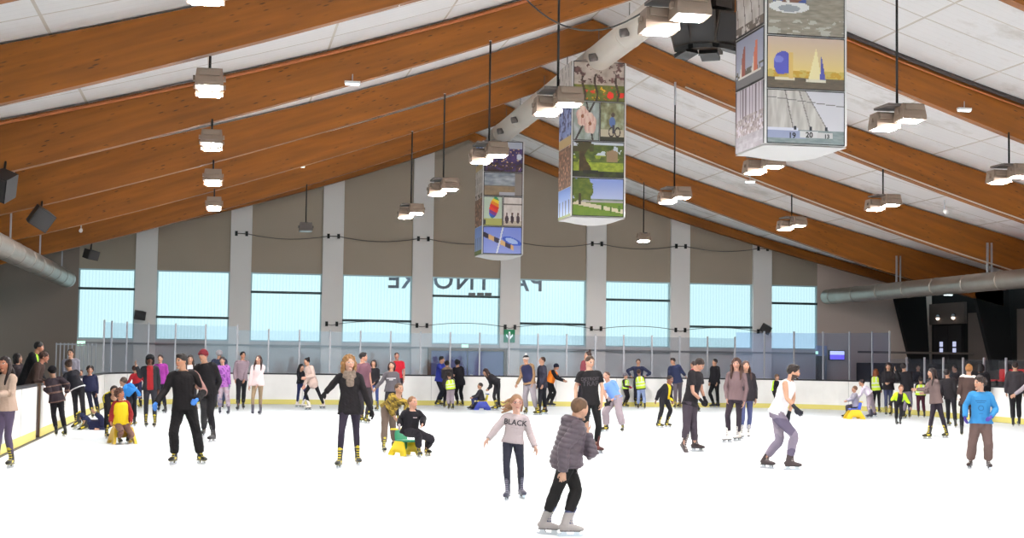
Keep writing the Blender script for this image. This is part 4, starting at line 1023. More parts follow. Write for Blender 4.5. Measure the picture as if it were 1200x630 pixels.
    R_ = {'m': 1., 'f': .88, 'c': 1.0}[sex]*k*(.6+.4*fat)
    for sd in (1, -1):
        j = J[sd]; s_, e_, w_ = rel(j['sh']), rel(j['el']), rel(j['wr'])
        tubeS(b, [(s_-Lf*sd*.05*k, .05*R_, .05*R_), (s_+(e_-s_)*.08, .052*R_, .054*R_), (s_+(e_-s_)*.5, .043*R_, .046*R_), (e_, .036*R_, .037*R_), (e_+(w_-e_)*.3, .037*R_, .036*R_), (w_, .026*R_, .023*R_)], 10, F, 2)
        D = nrm(j['wr']-j['el']); Nn = -Lf*sd*.9+F*.35; j['D'], j['N'] = D, Nn
        hand(b, w_, D, Nn, k**.8, sd == 1, curl)
        h_, kn, an = rel(j['hip']), rel(j['knee']), rel(j['ank'])
        tubeS(b, [(h_, .082*R_, .088*R_), (h_+(kn-h_)*.5, .068*R_, .074*R_), (kn, .05*R_, .052*R_), (kn+(an-kn)*.3, .05*R_, .054*R_), (an, .034*R_, .036*R_)], 10, Fh if abs(np.dot(Fh, nrm(kn-h_))) < .9 else up, 2)
        tubeS(b, [(an, .034*k, .036*k), (an+j['bf']*.06*fs-j['bu']*.045*fs, .03*fs, .026*fs), (an+j['bf']*.14*fs-j['bu']*.06*fs, .03*fs, .018*fs)], 8, j['bu'], 2)
    sk, hcL = np.array(lin(skin))*.64, np.array(lin(hc))
    def bodycol(V, me):
        C = np.tile(sk, (len(V), 1)); L = (V-HCr)@HR/hl; x_, y_, z_ = L.T; near = (np.abs(L) < .62).all(1); fr = near & (y_ > .16)
        C[near & (y_ > .1) & (z_ < .0) & (z_ > -.2)] = sk*A(1.04, .93, .9)
        if beard is not None: C[near & (z_ < -.18) & (y_ > -.05) & ~((np.abs(x_) < .09) & (np.abs(z_+.24) < .03))] = np.array(lin(beard))
        C[fr & (((np.abs(x_)-.145)/.075)**2+((z_-.135)/.022)**2 < 1)] = hcL*.7+sk*.12
        C[fr & (((np.abs(x_)-.145)/.075)**2+((z_-.055)/.04)**2 < 1)] = A(.52, .46, .42)
        C[fr & (((np.abs(x_)-.145)/.04)**2+((z_-.06)/.038)**2 < 1)] = A(.03, .02, .018)
        C[fr & ((x_/.12)**2+((z_+.25)/.032)**2 < 1)] = sk*A(.78, .42, .42)
        return C
    body = queue(b, 'body', SKIN, root, vox, bodycol, 2)
    # ---- upper garment
    g = MB(); lo = top['loose']*(.6+.4*k); hem = top['hem']; kind = top['kind']
    ts = [t for t in (-.14, 0, .22, .42, .66, .84, .94) if t > hem+.04]
    path = []
    if hem < -.16:   # a coat: follow the thighs
        mid = (J[1]['knee']+J[-1]['knee'])/2; hd_ = nrm(mid-P)
        for q in ((hem, 1.0), (hem*.5, 1.0)):
            c = rel(P+hd_*(-q[0])*tl); hw_ = np.linalg.norm(np.cross(J[1]['knee']-J[-1]['knee'], F))*.5*min(1, -q[0]*1.2)
            path.append((c, (.165*k+hw_*.5)*fat+lo, .135*k*fat+lo+.012))
    else:
        a, d = bez(hem, K); path.append((tor(hem), .182*k*fat+lo+.008+bot['loose']*.5, .132*k*fat+lo+.008+bot['loose']*.4))
    for t in ts:
        a, d = bez(t, K); x_ = .012 if (t < .5 and kind in ('jacket', 'puffer', 'sweater')) else 0
        if t <= 0: a, d = max(a, .176), max(d, .128)
        path.append((tor(t), a*k*fat+lo+x_*.5, d*k*fat+lo+x_))
    path.append((rel(N)+T*.005, .066*k+lo*.7, .064*k+lo*.7))
    if top.get('collar'): path.append((rel(N)+T*top['collar']*k, .064*k+lo*.6, .064*k+lo*.6))
    tubeS(g, path, 20, F, 3, (False, False))
    for sd in (1, -1):
        j = J[sd]; s_, e_, w_ = rel(j['sh']), rel(j['el']), rel(j['wr']); rr = lambda r: r*R_+lo
        up_ = [(s_-Lf*sd*.07*k-T*.0, rr(.052), rr(.06)), (s_+(e_-s_)*.06, rr(.053), rr(.057))]
        if top['sleeve'] == 'full':
            we = w_-nrm(w_-e_)*.0
            tubeS(g, up_+[(s_+(e_-s_)*.5, rr(.044), rr(.048)), (e_, rr(.039), rr(.041)), (e_+(w_-e_)*.35, rr(.038), rr(.038)), (e_+(w_-e_)*.85, rr(.030), rr(.029)), (we, rr(.028), rr(.026))], 12, F, 3, (False, False))
        elif top['sleeve'] == 'half':
            tubeS(g, up_+[(s_+(e_-s_)*.4, rr(.05), rr(.053)), (s_+(e_-s_)*.66, rr(.052), rr(.054))], 12, F, 3, (False, False))
        elif top['sleeve'] == 'cap': tubeS(g, [(s_-Lf*sd*.09*k, rr(.04), rr(.055)), (s_+Lf*sd*.0*k, rr(.045), rr(.052))], 10, F, 3, (False, False))
    if hood or top.get('hood'):
        tubeS(g, [(rel(N)-F*.03*k+Lf*.10*k+T*.01, .035*k, .045*k), (rel(N)-F*.11*k+Lf*.05*k+T*.0, .05*k, .06*k), (rel(N)-F*.125*k-T*.02, .055*k, .07*k), (rel(N)-F*.11*k-Lf*.05*k, .05*k, .06*k), (rel(N)-F*.03*k-Lf*.10*k+T*.01, .035*k, .045*k)], 10, T, 2)
    cols = top['c']; base = np.array(lin(cols)); cf2 = top.get('f'); seed = NP[0]; NP[0] += 1
    Tr, Lr, Fr, Pr = T.copy(), Lf.copy(), F.copy(), rel(P).copy()
    loc = lambda V: (((V-Pr)@Lr)/k, ((V-Pr)@Fr)/k, ((V-Pr)@Tr)/tl)
    armd = lambda V: np.minimum(*[np.minimum(np.linalg.norm(np.cross(V-rel(J[s]['sh']), nrm(J[s]['el']-J[s]['sh'])), axis=1), np.linalg.norm(np.cross(V-rel(J[s]['el']), nrm(J[s]['wr']-J[s]['el'])), axis=1)) for s in (1, -1)])
    def topcol(V, me):
        n = np.empty(len(V)*3, np.float32); me.vertices.foreach_get('normal', n) if hasattr(me, 'vertices') else None; n = n.reshape(-1, 3)
        if kind == 'puffer':
            l, f, t = loc(V); s = V@Tr; dsp = .011*k*np.abs(np.sin((s/k)*pi/.062+.6*snoise(V, 5, seed)))-.004
        else: dsp = (.005*snoise(V*A(1, 1, .55), 17/k, seed)+.003*snoise(V, 38/k, seed+5))*top.get('fold', 1.)*k
        me.vertices.foreach_set('co', (V+n*dsp[:, None]).astype(np.float32).ravel())
        C = np.tile(base, (len(V), 1))
        if cf2: C = cf2(C, *loc(V), V)
        return C
    gob = queue(g, top.get('n', {'puffer': 'jacket', 'tee': 'shirt'}.get(kind, kind)), PUFF if kind == 'puffer' else CLOTH, root, vox*1.1, topcol, 2)
    if 'l' in top: gob['label'] = top['l']
    # ---- trousers
    g = MB(); lo = bot['loose']*(.6+.4*k)
    tubeS(g, [(tor(-.17), .09*k*fat+lo*.5, .085*k*fat+lo*.5), (tor(-.1), .14*k*fat+lo*.5, .108*k*fat+lo*.5)]+[(tor(t), bez(t, K)[0]*k*fat*.98+.004+lo*.4, bez(t, K)[1]*k*fat*.98+.004+lo*.4) for t in (0, .1, .2)], 16, F, 2, (False, False))
    for sd in (1, -1):
        j = J[sd]; h_, kn, an = rel(j['hip']), rel(j['knee']), rel(j['ank']); an2 = an+nrm(kn-an)*bot.get('cuff', .1)*fs; rr = lambda r, q=1: r*R_+.006*k+lo*q
        rf = Fh if abs(np.dot(Fh, nrm(kn-h_))) < .9 else up
        tubeS(g, [(h_+T*.02, rr(.086), rr(.094)), (h_+(kn-h_)*.22, rr(.083), rr(.09)), (h_+(kn-h_)*.6, rr(.066, .9), rr(.07, .9)), (kn, rr(.054), rr(.056)), (kn+(an2-kn)*.4, rr(.052, 1.1), rr(.056, 1.1)), (kn+(an2-kn)*.8, rr(.045, 1.2), rr(.047, 1.2)), (an2, max(rr(.042, bot.get('q', 1.)), .044*fs), max(rr(.044, bot.get('q', 1.)), .05*fs))], 12, rf, 3, (False, False))
    bb = np.array(lin(bot['c'])); bf2 = bot.get('f')
    def botcol(V, me):
        n = np.empty(len(V)*3, np.float32); me.vertices.foreach_get('normal', n); n = n.reshape(-1, 3)
        dsp = (.004+.35*lo)*.6*(snoise(V*A(1, 1, .7), 20/k, seed+3)*.6+.5*snoise(V, 36/k, seed+8)); me.vertices.foreach_set('co', (V+n*dsp[:, None]).astype(np.float32).ravel())
        C = np.tile(bb, (len(V), 1))
        if bf2: C = bf2(C, *loc(V), V)
        return C
    queue(g, bot.get('n', 'trousers'), CLOTH, root, vox*1.1, botcol, 2)
    # ---- hi-vis vest or body warmer
    if vest is not None:
        vest = dict(dict(c=(198, 224, 66), hem=-.02, band=(210, 214, 208)), **vest); g = MB(); lv = top['loose']*(.6+.4*k)+.02
        tubeS(g, [(tor(t), bez(t, K)[0]*k*fat+lv+(.015 if t < .5 else 0), bez(t, K)[1]*k*fat+lv+.01) for t in (vest['hem'], .22, .42, .66, .84, .93)]+[(rel(N)-T*.012, .09*k+lv, .075*k+lv)], 18, F, 3, (False, False))
        vb, vd = np.array(lin(vest['c'])), np.array(lin(vest['band'])) if vest['band'] else None
        def vcol(V, me):
            C = np.tile(vb, (len(V), 1)); l, f, t = loc(V)
            if vd is not None: C[(np.abs(t-.25) < .045) | (np.abs(t-.5) < .045) | ((np.abs(np.abs(l)-.09) < .022) & (t > .5))] = vd
            return C
        vo = queue(g, 'vest', CLOTH, root, vox*1.1, vcol, 2)
    if gloves is not None:
        for sd in (1, -1):
            if isinstance(gloves, dict):
                if sd not in gloves: continue
                gc = gloves[sd]
            else: gc = gloves
            g = MB(); j = J[sd]; hand(g, rel(j['wr']), j['D'], j['N'], k**.8*1.04, sd == 1, curl, .0045)
            tubeS(g, [(rel(j['wr'])-j['D']*.07*k, .034*k, .033*k), (rel(j['wr'])+j['D']*.01, .033*k, .03*k)], 10, F, 2, (False, False))
            queue(g, 'glove', CLOTH, root, max(vox*.9, .0062), const(gc), 1)
    if scarf is not None:
        g = MB()
        for ring, (r, z, th) in enumerate(((.088, -.005, .036), (.098, -.045, .04), (.082, .03, .032))):
            pts = [(rel(N)+T*(z*k)+(Lf*math.cos(a)+F*math.sin(a)*1.02)*r*k+F*.012*k-T*.03*k*max(0, math.sin(a)), th*k*.8, th*k) for a in np.linspace(0, 2*pi, 13)]
            tubeS(g, pts, 9, T, 1, (False, False))
        tubeS(g, [(rel(N)+F*.12*k-T*.04*k, .05*k, .03*k), (rel(N)+F*.15*k-T*.12*k, .07*k, .03*k), (rel(N)+F*.155*k-T*.2*k, .06*k, .025*k)], 10, F, 2)
        sc_ = np.array(lin(scarf)); queue(g, 'scarf', CLOTH, root, vox, lambda V, me: np.tile(sc_, (len(V), 1))*(1+.35*snoise(V, 60, 3))[:, None], 1)
    # ---- hair and headwear
    g = MB()
    cap = (hp_(0, -.085, .13), (.395*hl, .452*hl, .44*hl))
    if hair:
        if hair not in ('bald',):
            ell(g, cap[0], HR, cap[1] if hair != 'crop' else (.37*hl, .435*hl, .415*hl), 18)
        if hair == 'quiff': ell(g, hp_(0, .16, .42), HR, (.26*hl, .2*hl, .14*hl), 12)
        if hair in ('curly', 'afro'):
            r = np.random.default_rng(seed)
            for q in range(46):
                d = nrm(r.normal(size=3)); d[1] = min(d[1], .25) if d[2] < .55 else d[1]; 
                ell(g, cap[0]+HR@(d*np.array(cap[1])*(1.03 if hair == 'curly' else 1.2)), HR, (.12*hl,)*3, 8)
        if hair in ('long', 'longcurly'):
            w_ = 1.12 if hair == 'long' else 1.3; bk = -F*.06*k
            tubeS(g, [(hp_(0, -.25, .1), .34*hl*w_, .2*hl), (hp_(0, -.34, -.25), .38*hl*w_, .19*hl), (rel(N)-F*.085*k+T*.02*k, .40*hl*w_, .16*hl), (rel(N)-F*.115*k-T*.09*k, .38*hl*w_, .13*hl), (rel(N)-F*.12*k-T*.2*k, .26*hl*w_, .08*hl)], 14, F, 3)
            for sd in (1, -1):
                if scarf is not None: tubeS(g, [(hp_(.30*sd, -.04, .2), .06*hl, .12*hl), (hp_(.36*sd, -.03, -.1), .10*hl, .18*hl), (hp_(.41*sd, -.05, -.4), .12*hl, .17*hl), (hp_(.40*sd, -.05, -.62), .08*hl, .1*hl)], 9, F, 3); continue
                tubeS(g, [(hp_(.24*sd, -.06, .28), .04*hl, .08*hl), (hp_(.355*sd, -.04, .08), .07*hl, .15*hl), (hp_(.385*sd*w_*.94, -.02, -.2), .09*hl*w_, .17*hl), (rel(N)+Lf*sd*.10*k+F*.03*k+T*.03*k, .11*hl*w_, .15*hl), (rel(N)+Lf*sd*.105*k+F*.10*k-T*.1*k, .1*hl*w_, .08*hl), (rel(N)+Lf*sd*.10*k+F*.115*k-T*.17*k, .05*hl, .04*hl)], 9, F, 3)
            if hair == 'longcurly':
                r = np.random.default_rng(seed)
                for q in range(80):
                    if q < 36:
                        d = nrm(r.normal(size=3)); d[1] = min(d[1], .1); d[2] = abs(d[2])*.9
                        ell(g, cap[0]+HR@(nrm(d)*np.array(cap[1])*.97), HR, (.12*hl,)*3, 7)
                    else:
                        a = r.uniform(-2.1, 2.1); z = r.uniform(-.7 if scarf is not None else -1.05, .1); ra = .46 if scarf is not None else .5-.1*min(0, z); ell(g, hp_(ra*math.sin(a), -.10-ra*.75*math.cos(a), z), HR, (.14*hl,)*3, 7)
        if hair == 'bob':
            tubeS(g, [(hp_(0, -.2, .1), .4*hl, .24*hl), (hp_(0, -.26, -.2), .43*hl, .24*hl), (hp_(0, -.24, -.5), .4*hl, .2*hl)], 14, hf, 3)
            for sd in (1, -1): tubeS(g, [(hp_(.34*sd, 0, .22), .09*hl, .18*hl), (hp_(.4*sd, 0, -.15), .1*hl, .2*hl), (hp_(.38*sd, .05, -.46), .08*hl, .14*hl)], 9, hf, 3)
        if hair == 'bun': ell(g, hp_(0, -.42, .45), HR, (.2*hl, .19*hl, .19*hl), 10)
        if hair == 'topbun': ell(g, hp_(0, -.22, .66), HR, (.19*hl, .18*hl, .2*hl), 10)
        if hair in ('pony', 'windy'):
            dx = (lambda a, c, d: hp_(a, c, d))
            if hair == 'pony': tubeS(g, [(hp_(0, -.42, .3), .12*hl, .12*hl), (hp_(0, -.62, .12), .13*hl, .12*hl), (hp_(0, -.64, -.3), .12*hl, .1*hl), (hp_(0, -.56, -.7), .05*hl, .04*hl)], 9, hf, 3)
            else:
                for (z, o_) in ((.1, 0), (-.12, .05), (-.3, .0), (-.5, .12)): tubeS(g, [(hp_(-.26, -.22, z+.16), .1*hl, .12*hl), (hp_(-.52, -.2+o_, z+.06), .08*hl, .08*hl), (hp_(-.78-o_, -.16, z-.10), .05*hl, .05*hl), (hp_(-.98+o_, -.1, z-.02), .018*hl, .02*hl)], 8, hf, 3)
                for sd in (1,): tubeS(g, [(hp_(.34, -.04, .2), .07*hl, .15*hl), (hp_(.37, -.06, -.15), .07*hl, .15*hl), (hp_(.32, -.12, -.5), .05*hl, .08*hl)], 8, hf, 3)
        hcol = np.array(lin(hc))*.62
        def hairc(V, me):
            n = np.empty(len(V)*3, np.float32); me.vertices.foreach_get('normal', n); n = n.reshape(-1, 3)
            dsp = .05*hl*snoise(V*A(1, 1, .5), 55, seed); me.vertices.foreach_set('co', (V+n*dsp[:, None]*.4).astype(np.float32).ravel())
            return np.clip(np.tile(hcol, (len(V), 1))*(1+.3*snoise(V*A(1, 1, .35), 90, seed))[:, None], 0.002, 1)
        queue(g, 'hair', HAIRM, root, vox, hairc, 1)
    if hat:
        g = MB(); hk = hat.get('k', 'beanie'); r_ = (.41*hl, .46*hl, .46*hl) if hk != 'fur' else (.48*hl, .5*hl, .45*hl)
        ell(g, hp_(0, -.06, .15), HR, r_, 18); hn = 'hat'
        tubeS(g, [(hp_(.40*math.cos(a), -.04+.45*math.sin(a), .16+.05*math.sin(a)), .055*hl, .1*hl) for a in np.linspace(0, 2*pi, 17)], 8, hu, 1, (False, False))
        if hat.get('pom'): ell(g, hp_(0, -.1, .7), HR, (.15*hl,)*3, 10)
        if hat.get('flaps'):
            for sd in (1, -1): ell(g, hp_(.38*sd, -.03, -.15), HR, (.1*hl, .2*hl, .28*hl), 10)
        hb_, hp2 = np.array(lin(hat['c'])), hat.get('pom')
        def hatc(V, me):
            C = np.tile(hb_, (len(V), 1)); L = (V-HCr)@HR/hl
            if hp2: C[L[:, 2] > .58] = lin(hp2)
            if hat.get('brim'): C[(L[:, 2] < .25)] = lin(hat['brim'])
            return C
        queue(g, hn, CLOTH, root, vox, hatc, 1)
    if glasses:
        g = MB()
        for sd in (1, -1):
            pts = [hp_(.145*sd+.11*math.cos(a), .425-.05*abs(math.cos(a)), .05+.085*math.sin(a)) for a in np.linspace(0, 2*pi, 13)]; g.tube(pts, .0035, 6, cap=False)
            g.tube([hp_(.25*sd, .37, .06), hp_(.36*sd, 0, .06)], .003, 6)
        g.tube([hp_(-.04, .45, .06), hp_(.04, .45, .06)], .003, 6); g.build('glasses', mat('glasses_red', (110, 40, 46), .4) if 'glasses_red' not in bpy.data.materials else bpy.data.materials['glasses_red'], root)
    info = dict(root=root, J=J, N=rel(N), P=rel(P), T=T, F=F, Lf=Lf, k=k, tl=tl, top=gob, hp=hp_, HR=HR, hl=hl, R0=R0, tor=tor)
    PEOPLE.append(info)
    return info
PEOPLE = []
PRINTS = []
def shirt_text(info, body, t, size, col, l=0., bold=.0, space=1.0, name='print', squash=1.0):
    """lettering that follows the front of the garment"""
    PRINTS.append((info, body, t, size, col, l, bold, space, name, squash))
def do_prints():
    for info, body, t, size, col, l, bold, space, name, sq in PRINTS:
        me = text_mesh(body, size*info['k'], 0, bold, space=space); ob = info['top']; om = ob.data
        import bmesh
        bm = bmesh.new(); bm.from_mesh(me); bmesh.ops.triangulate(bm, faces=bm.faces); bmesh.ops.subdivide_edges(bm, edges=bm.edges, cuts=2, use_grid_fill=True); bm.to_mesh(me); bm.free()
        T_ = BVHTree.FromPolygons([v.co for v in om.vertices], [tuple(p.vertices) for p in om.polygons])
        F, T, X = info['F'], info['T'], -info['Lf']*-1
        c = info['P']+T*info['tl']*t+X*l*info['k']
        for v in me.vertices:
            p = c+X*v.co.x+T*v.co.y*sq; h = T_.ray_cast(Vector(p+F*.8), Vector(-F), 2.)
            v.co = (h[0]+Vector(F)*.004) if h[0] is not None else Vector(p+F*.15)
        nm = 'print_%d_%d_%d' % col; m = bpy.data.materials.get(nm) or mat(nm, col, .7); me.materials.clear(); me.materials.append(m)
        o = bpy.data.objects.new(name, me); COL.objects.link(o); o.parent = info['root']
for kd in SK: skate_mesh(kd)
def aid(px, py, yaw, base, seatc, label, k=1.0):
    G = onice(atZ(px, py, 0)); view = nrm(A(G[0], G[1], 0)); a = math.radians(yaw); F = -view*math.cos(a)+A(view[1], -view[0], 0)*math.sin(a)
    e = empty('skating_aid', (G[0], G[1], 0), label, 'skating aid', rz=math.atan2(F[1], F[0])-pi/2)
    mb_, ms_ = [bpy.data.materials.get('aid_%d_%d_%d' % c) or mat('aid_%d_%d_%d' % c, c, .35, .4) for c in (base, seatc)]
    for s in (-1, 1):
        m = MB()
        for q, (x0, x1) in enumerate(((.13, .18),)):
            P_ = [(-.30, 0), (-.14, 0), (-.08, .11), (.08, .11), (.14, 0), (.30, 0), (.28, .06), (.13, .29), (-.13, .29), (-.28, .06)]
            n = len(P_); V = [((x0+.05*(1-z/.3))*s*k, y*k, z*k) for y, z in P_]+[((x1+.05*(1-z/.3))*s*k, y*k, z*k) for y, z in P_]
            m.add(V, [(0, 1, 2, 9), (2, 3, 6, 9), (3, 4, 5, 6), (6, 7, 8, 9), (10, 19, 12, 11), (12, 19, 16, 13), (13, 16, 15, 14), (16, 19, 18, 17)]+[(i, (i+1) % n, n+(i+1) % n, n+i) for i in range(n)])
        m.build('runner', mb_, e)
    m = MB(); m.box((-.17*k, -.15*k, .27*k), (.17*k, .16*k, .32*k), bev=.015).build('seat', ms_, e)
    m = MB(); tubeS(m, [(A(0, -.12, .12)*k, .12*k, .03*k), (A(0, -.15, .3)*k, .16*k, .035*k), (A(0, -.19, .45)*k, .15*k, .03*k), (A(0, -.2, .5)*k, .12*k, .025*k)], 12, (0, 1, 0), 3); m.build('backrest', ms_, e)
    MB().tube([(-.24*k, -.2*k, .53*k), (.24*k, -.2*k, .53*k)], .018*k, 10).build('handle', mb_, e)
def noisecols(cs, s, seed=1, stripes=0):
    L = [np.array(lin(c)) for c in cs]
    def f(C, l, fr, t, V):
        n = snoise(np.stack([l, fr, t*.6*(1+stripes*3)], 1), s, seed)
        C[:] = L[0]
        for i, th in enumerate(np.linspace(-.25, .35, len(L)-1)): C[n > th] = L[i+1]
        return C
    return f
def bands(c2, rng):
    c2 = np.array(lin(c2))
    def f(C, l, fr, t, V):
        for a, b in rng: C[(t > a) & (t < b)] = c2
        return C
    return f
def panel(c2, cond):
    c2 = np.array(lin(c2))
    def f(C, l, fr, t, V): C[cond(l, fr, t)] = c2; return C
    return f
NAVY, BLK_, GRY, JEAN, LIME = (34, 36, 58), (27, 25, 27), (110, 106, 110), (62, 78, 116), (206, 236, 60)
J_ = lambda c, hem=-.1, lo=.03, **k: dict(c=c, hem=hem, loose=lo, kind='jacket', **k)
S_ = lambda c, hem=-.05, lo=.016, **k: dict(c=c, hem=hem, loose=lo, kind='sweater', **k)
T_ = lambda c, hem=-.06, lo=.014, **k: dict(c=c, hem=hem, loose=lo, kind='tee', sleeve='half', **k)
C_ = lambda c, hem=-.3, lo=.03, **k: dict(c=c, hem=hem, loose=lo, kind='coat', **k)
W_ = lambda c, lo=.014, **k: dict(c=c, loose=lo, **k)
# ---- nearest skaters
boy = person('boy in grey quilted jacket seen from behind, hand raised to his face', 662, 468.6, 628, yaw=112, sex='c', neck=(674, 493), pel=(664, 547), head=(684, 467.5), hyaw=128,
    fL=(668, 628.5), fR=(642.5, 626), fyL=95, fyR=70, wR=(660, 552, .18), eR=(661, 524, .2), wL=(688, 507, .02), eL=(694, 533, .0), H=1.42, fat=1.12,
    top=dict(c=(68, 57, 64), kind='puffer', hem=-.24, loose=.03, hood=True, collar=.05), bot=W_((24, 22, 22), .012, cuff=.14, f=panel((170, 140, 90), lambda l, f, t: (np.abs(f+.0) < .012) & (l < -.04) & (t < -.9))), skate='silver', hair='crop', hc=(104, 74, 50), curl=.7)
girl = person('girl in pale grey sweatshirt lettered BLACK, glasses, arms held out', 603, 462.5, 585, yaw=0, sex='c', neck=(605, 488.5), pel=(601, 529), head=(605.5, 462.5), hyaw=12, fL=(611.5, 583.5), fR=(594, 586), fyL=18, fyR=-12,
    wR=(572, 514, .12), eR=(583, 500, .03), wL=(627, 523, .1), eL=(621, 508, .0), H=1.3, fat=.9, top=S_((160, 147, 148), -.07, .02, f=bands((150, 136, 138), [(-.09, -.05)])), bot=dict(c=(40, 40, 50), loose=.003), skate='nvy', hair='windy', hc=(150, 110, 78), glasses=True, skin=(226, 178, 158), curl=.3)
shirt_text(girl, 'BLACK', .70, .125, (46, 42, 46), bold=.002); shirt_text(girl, '\u2014\u2013\u2014', .52, .05, (120, 110, 112))
man = person('young man in black T-shirt and maroon skates looking down', 692, 417.5, 531.5, yaw=8, neck=(690.5, 435), pel=(692, 474), head=(692, 417), hyaw=30, hpitch=-16, fL=(700.5, 531), fR=(687, 531.5), fyL=40, fyR=-20,
    wR=(674.5, 471, .08), eR=(675, 453, .0), wL=(705, 472, .1), eL=(706, 454, .02), top=T_((28, 26, 28), -.08), bot=dict(c=(24, 23, 24), loose=.004), skate='red', hair='crop', hc=(74, 54, 40), skin=(222, 176, 150), fat=.95, curl=.7)
shirt_text(man, 'DETROIT', .74, .085, (78, 72, 76), bold=.001); shirt_text(man, 'TRAP', .59, .13, (76, 70, 76), bold=-.001)
tank = person('bearded man in white sleeveless shirt and faded jeans skating to the right', 914, 428, 550, yaw=72, neck=(925.5, 446.5), pel=(910.5, 484), head=(933, 428), hyaw=88, fL=(899, 548.5), fR=(928.5, 550.5), fyL=55, fyR=88,
    kL=(913, 516, -.1), kR=(930.5, 510, .12), wR=(932, 477.5, .3), eR=(922, 466, .26), wL=(924, 486, -.15), eL=(930, 466, -.2), H=1.72, keep=True,
    top=dict(c=(236, 232, 234), kind='tee', sleeve='cap', hem=-.03, loose=.014), bot=W_((112, 102, 118), .014, f=noisecols([(92, 84, 102), (124, 114, 128), (138, 128, 138)], 9, 4)), skate='brn', hair='quiff', hc=(46, 34, 30), beard=(58, 42, 36), gloves=(38, 38, 44), skin=(226, 172, 142))
blue = person('boy in blue printed sweatshirt with violet gloves and brown trousers', 1148.5, 441.5, 550, yaw=2, sex='c', neck=(1149.5, 462), pel=(1149.5, 501), head=(1147, 441.5), hyaw=-48, fL=(1159, 550), fR=(1136.5, 549), fyL=14, fyR=-14,
    wR=(1131, 488, .1), eR=(1131.5, 475, .0), wL=(1161.5, 488, .2), eL=(1167, 479, .0), H=1.42, fat=1.1, top=S_((54, 122, 172), -.03, .02), bot=W_((92, 74, 70), .03, cuff=.06), skate='brn', hair='curly', hc=(44, 30, 26), gloves=(76, 62, 136), curl=.8)
shirt_text(blue, '\u2014\u2014\u2014\u2014', .72, .05, (34, 84, 124), bold=.006); shirt_text(blue, '\u2014\u2014\u2014', .66, .05, (34, 84, 124), bold=.004); shirt_text(blue, 'O', .47, .16, (34, 86, 126)); shirt_text(blue, '\u2013\u2013\u2013', .30, .05, (40, 94, 134), bold=.003)
sport = person('man in black tracksuit and blue gloves gliding towards the camera', 218, 415, 544, yaw=-8, neck=(214.5, 437.5), pel=(216, 487), head=(211, 415), hyaw=-42, fL=(236, 543.5), fR=(203, 544), fyL=28, fyR=-22,
    wR=(183, 472, .15), eR=(194, 457, .0), wL=(231, 468, .32), eL=(239, 458, .0), top=J_((26, 23, 24), -.1, .022, f=panel((148, 112, 106), lambda l, f, t: (np.abs(l) > .2) & (f < .02) & (f > -.035))), bot=W_((24, 22, 23), .022, cuff=.05), skate='yel', hair='quiff', hc=(34, 26, 24), gloves=(70, 120, 190), skin=(214, 158, 126), curl=.8)
person('man in maroon beanie and black sweater behind the black tracksuit', 243, 410, 517, yaw=-22, neck=(241, 432), pel=(244, 465), head=(237, 410), hyaw=-35, fL=(248.5, 517.5), fR=(238, 511), wL=(252.5, 459, .05), eL=(257, 446, -.02), wR=(229, 452, .2), top=S_((25, 23, 25), -.06, .02), bot=W_((24, 22, 25), .01), skate='blk', hair='short', hc=(40, 30, 28), hat=dict(c=(98, 30, 38)))
person('woman in black and white top glimpsed between the tracksuit and the beanie', 223, 416, 490, yaw=0, sex='f', top=S_((40, 36, 40), f=panel((220, 216, 220), lambda l, f, t: t > .8)), bot=W_((36, 34, 40), .004), hair='long', hc=(44, 32, 30))
scarf = person('blond woman in black coat and grey knitted scarf, arms held out', 408, 417, 547, yaw=6, sex='f', neck=(409, 440), pel=(410, 481), head=(409.5, 417), hyaw=18, fL=(419.5, 545), fR=(397, 548.5), fyL=12, fyR=-14,
    wR=(382, 459, .1), eR=(391, 449, .0), wL=(436, 483, .1), eL=(428, 462, .0), top=C_((30, 27, 29), -.17, .022), bot=dict(c=(44, 38, 50), loose=.002), skate='yel', hair='longcurly', hc=(158, 114, 68), scarf=(112, 98, 88), gloves=(26, 24, 26), skin=(228, 180, 158))
# ---- the pair with the yellow and green aid
aid(475, 533, 35, (236, 206, 40), (40, 128, 92), 'yellow skating aid with green back under the boy in the black hoodie', .86)
person('boy in mottled yellow and brown jacket pushing the seated boy', 457, 449, 528, yaw=34, sex='c', neck=(466.5, 467.5), pel=(455, 487), head=(468.5, 449), hyaw=38, nw=.1, fL=(463.5, 525.5), fR=(450, 530.5), fyL=40, fyR=10, wR=(461.5, 487, .25), eR=(455, 477, .2), wL=(475, 482, .15), eL=(477, 472, .0), H=1.42,
    top=J_((128, 108, 44), -.12, .022, f=noisecols([(58, 46, 30), (138, 116, 46), (90, 74, 36), (168, 140, 60)], 11, 2, 1)), bot=W_((92, 78, 70), .016), hair='crop', hc=(92, 66, 46))
sit = person('boy in black hoodie seated on the yellow and green aid', 487, 464.5, 535, yaw=32, sex='c', neck=(483, 483.5), pel=(480, 505), head=(484, 464.5), hyaw=46, fL=(501, 533.5), fR=(491.5, 535.5), fyL=25, fyR=15, wR=(468, 497.5, .1), eR=(470, 491, -.1), wL=(495, 497, .22), eL=(496, 490, .0), H=1.4, pw=-.05, seat=True, top=S_((28, 26, 30), -.1, .03, hood=True), bot=W_((34, 31, 36), .02), hair='crop', hc=(138, 98, 66), gloves={-1: (150, 140, 146)}, skin=(222, 168, 144))
shirt_text(sit, '\u2013\u2013', .74, .09, (190, 170, 170), bold=.004)
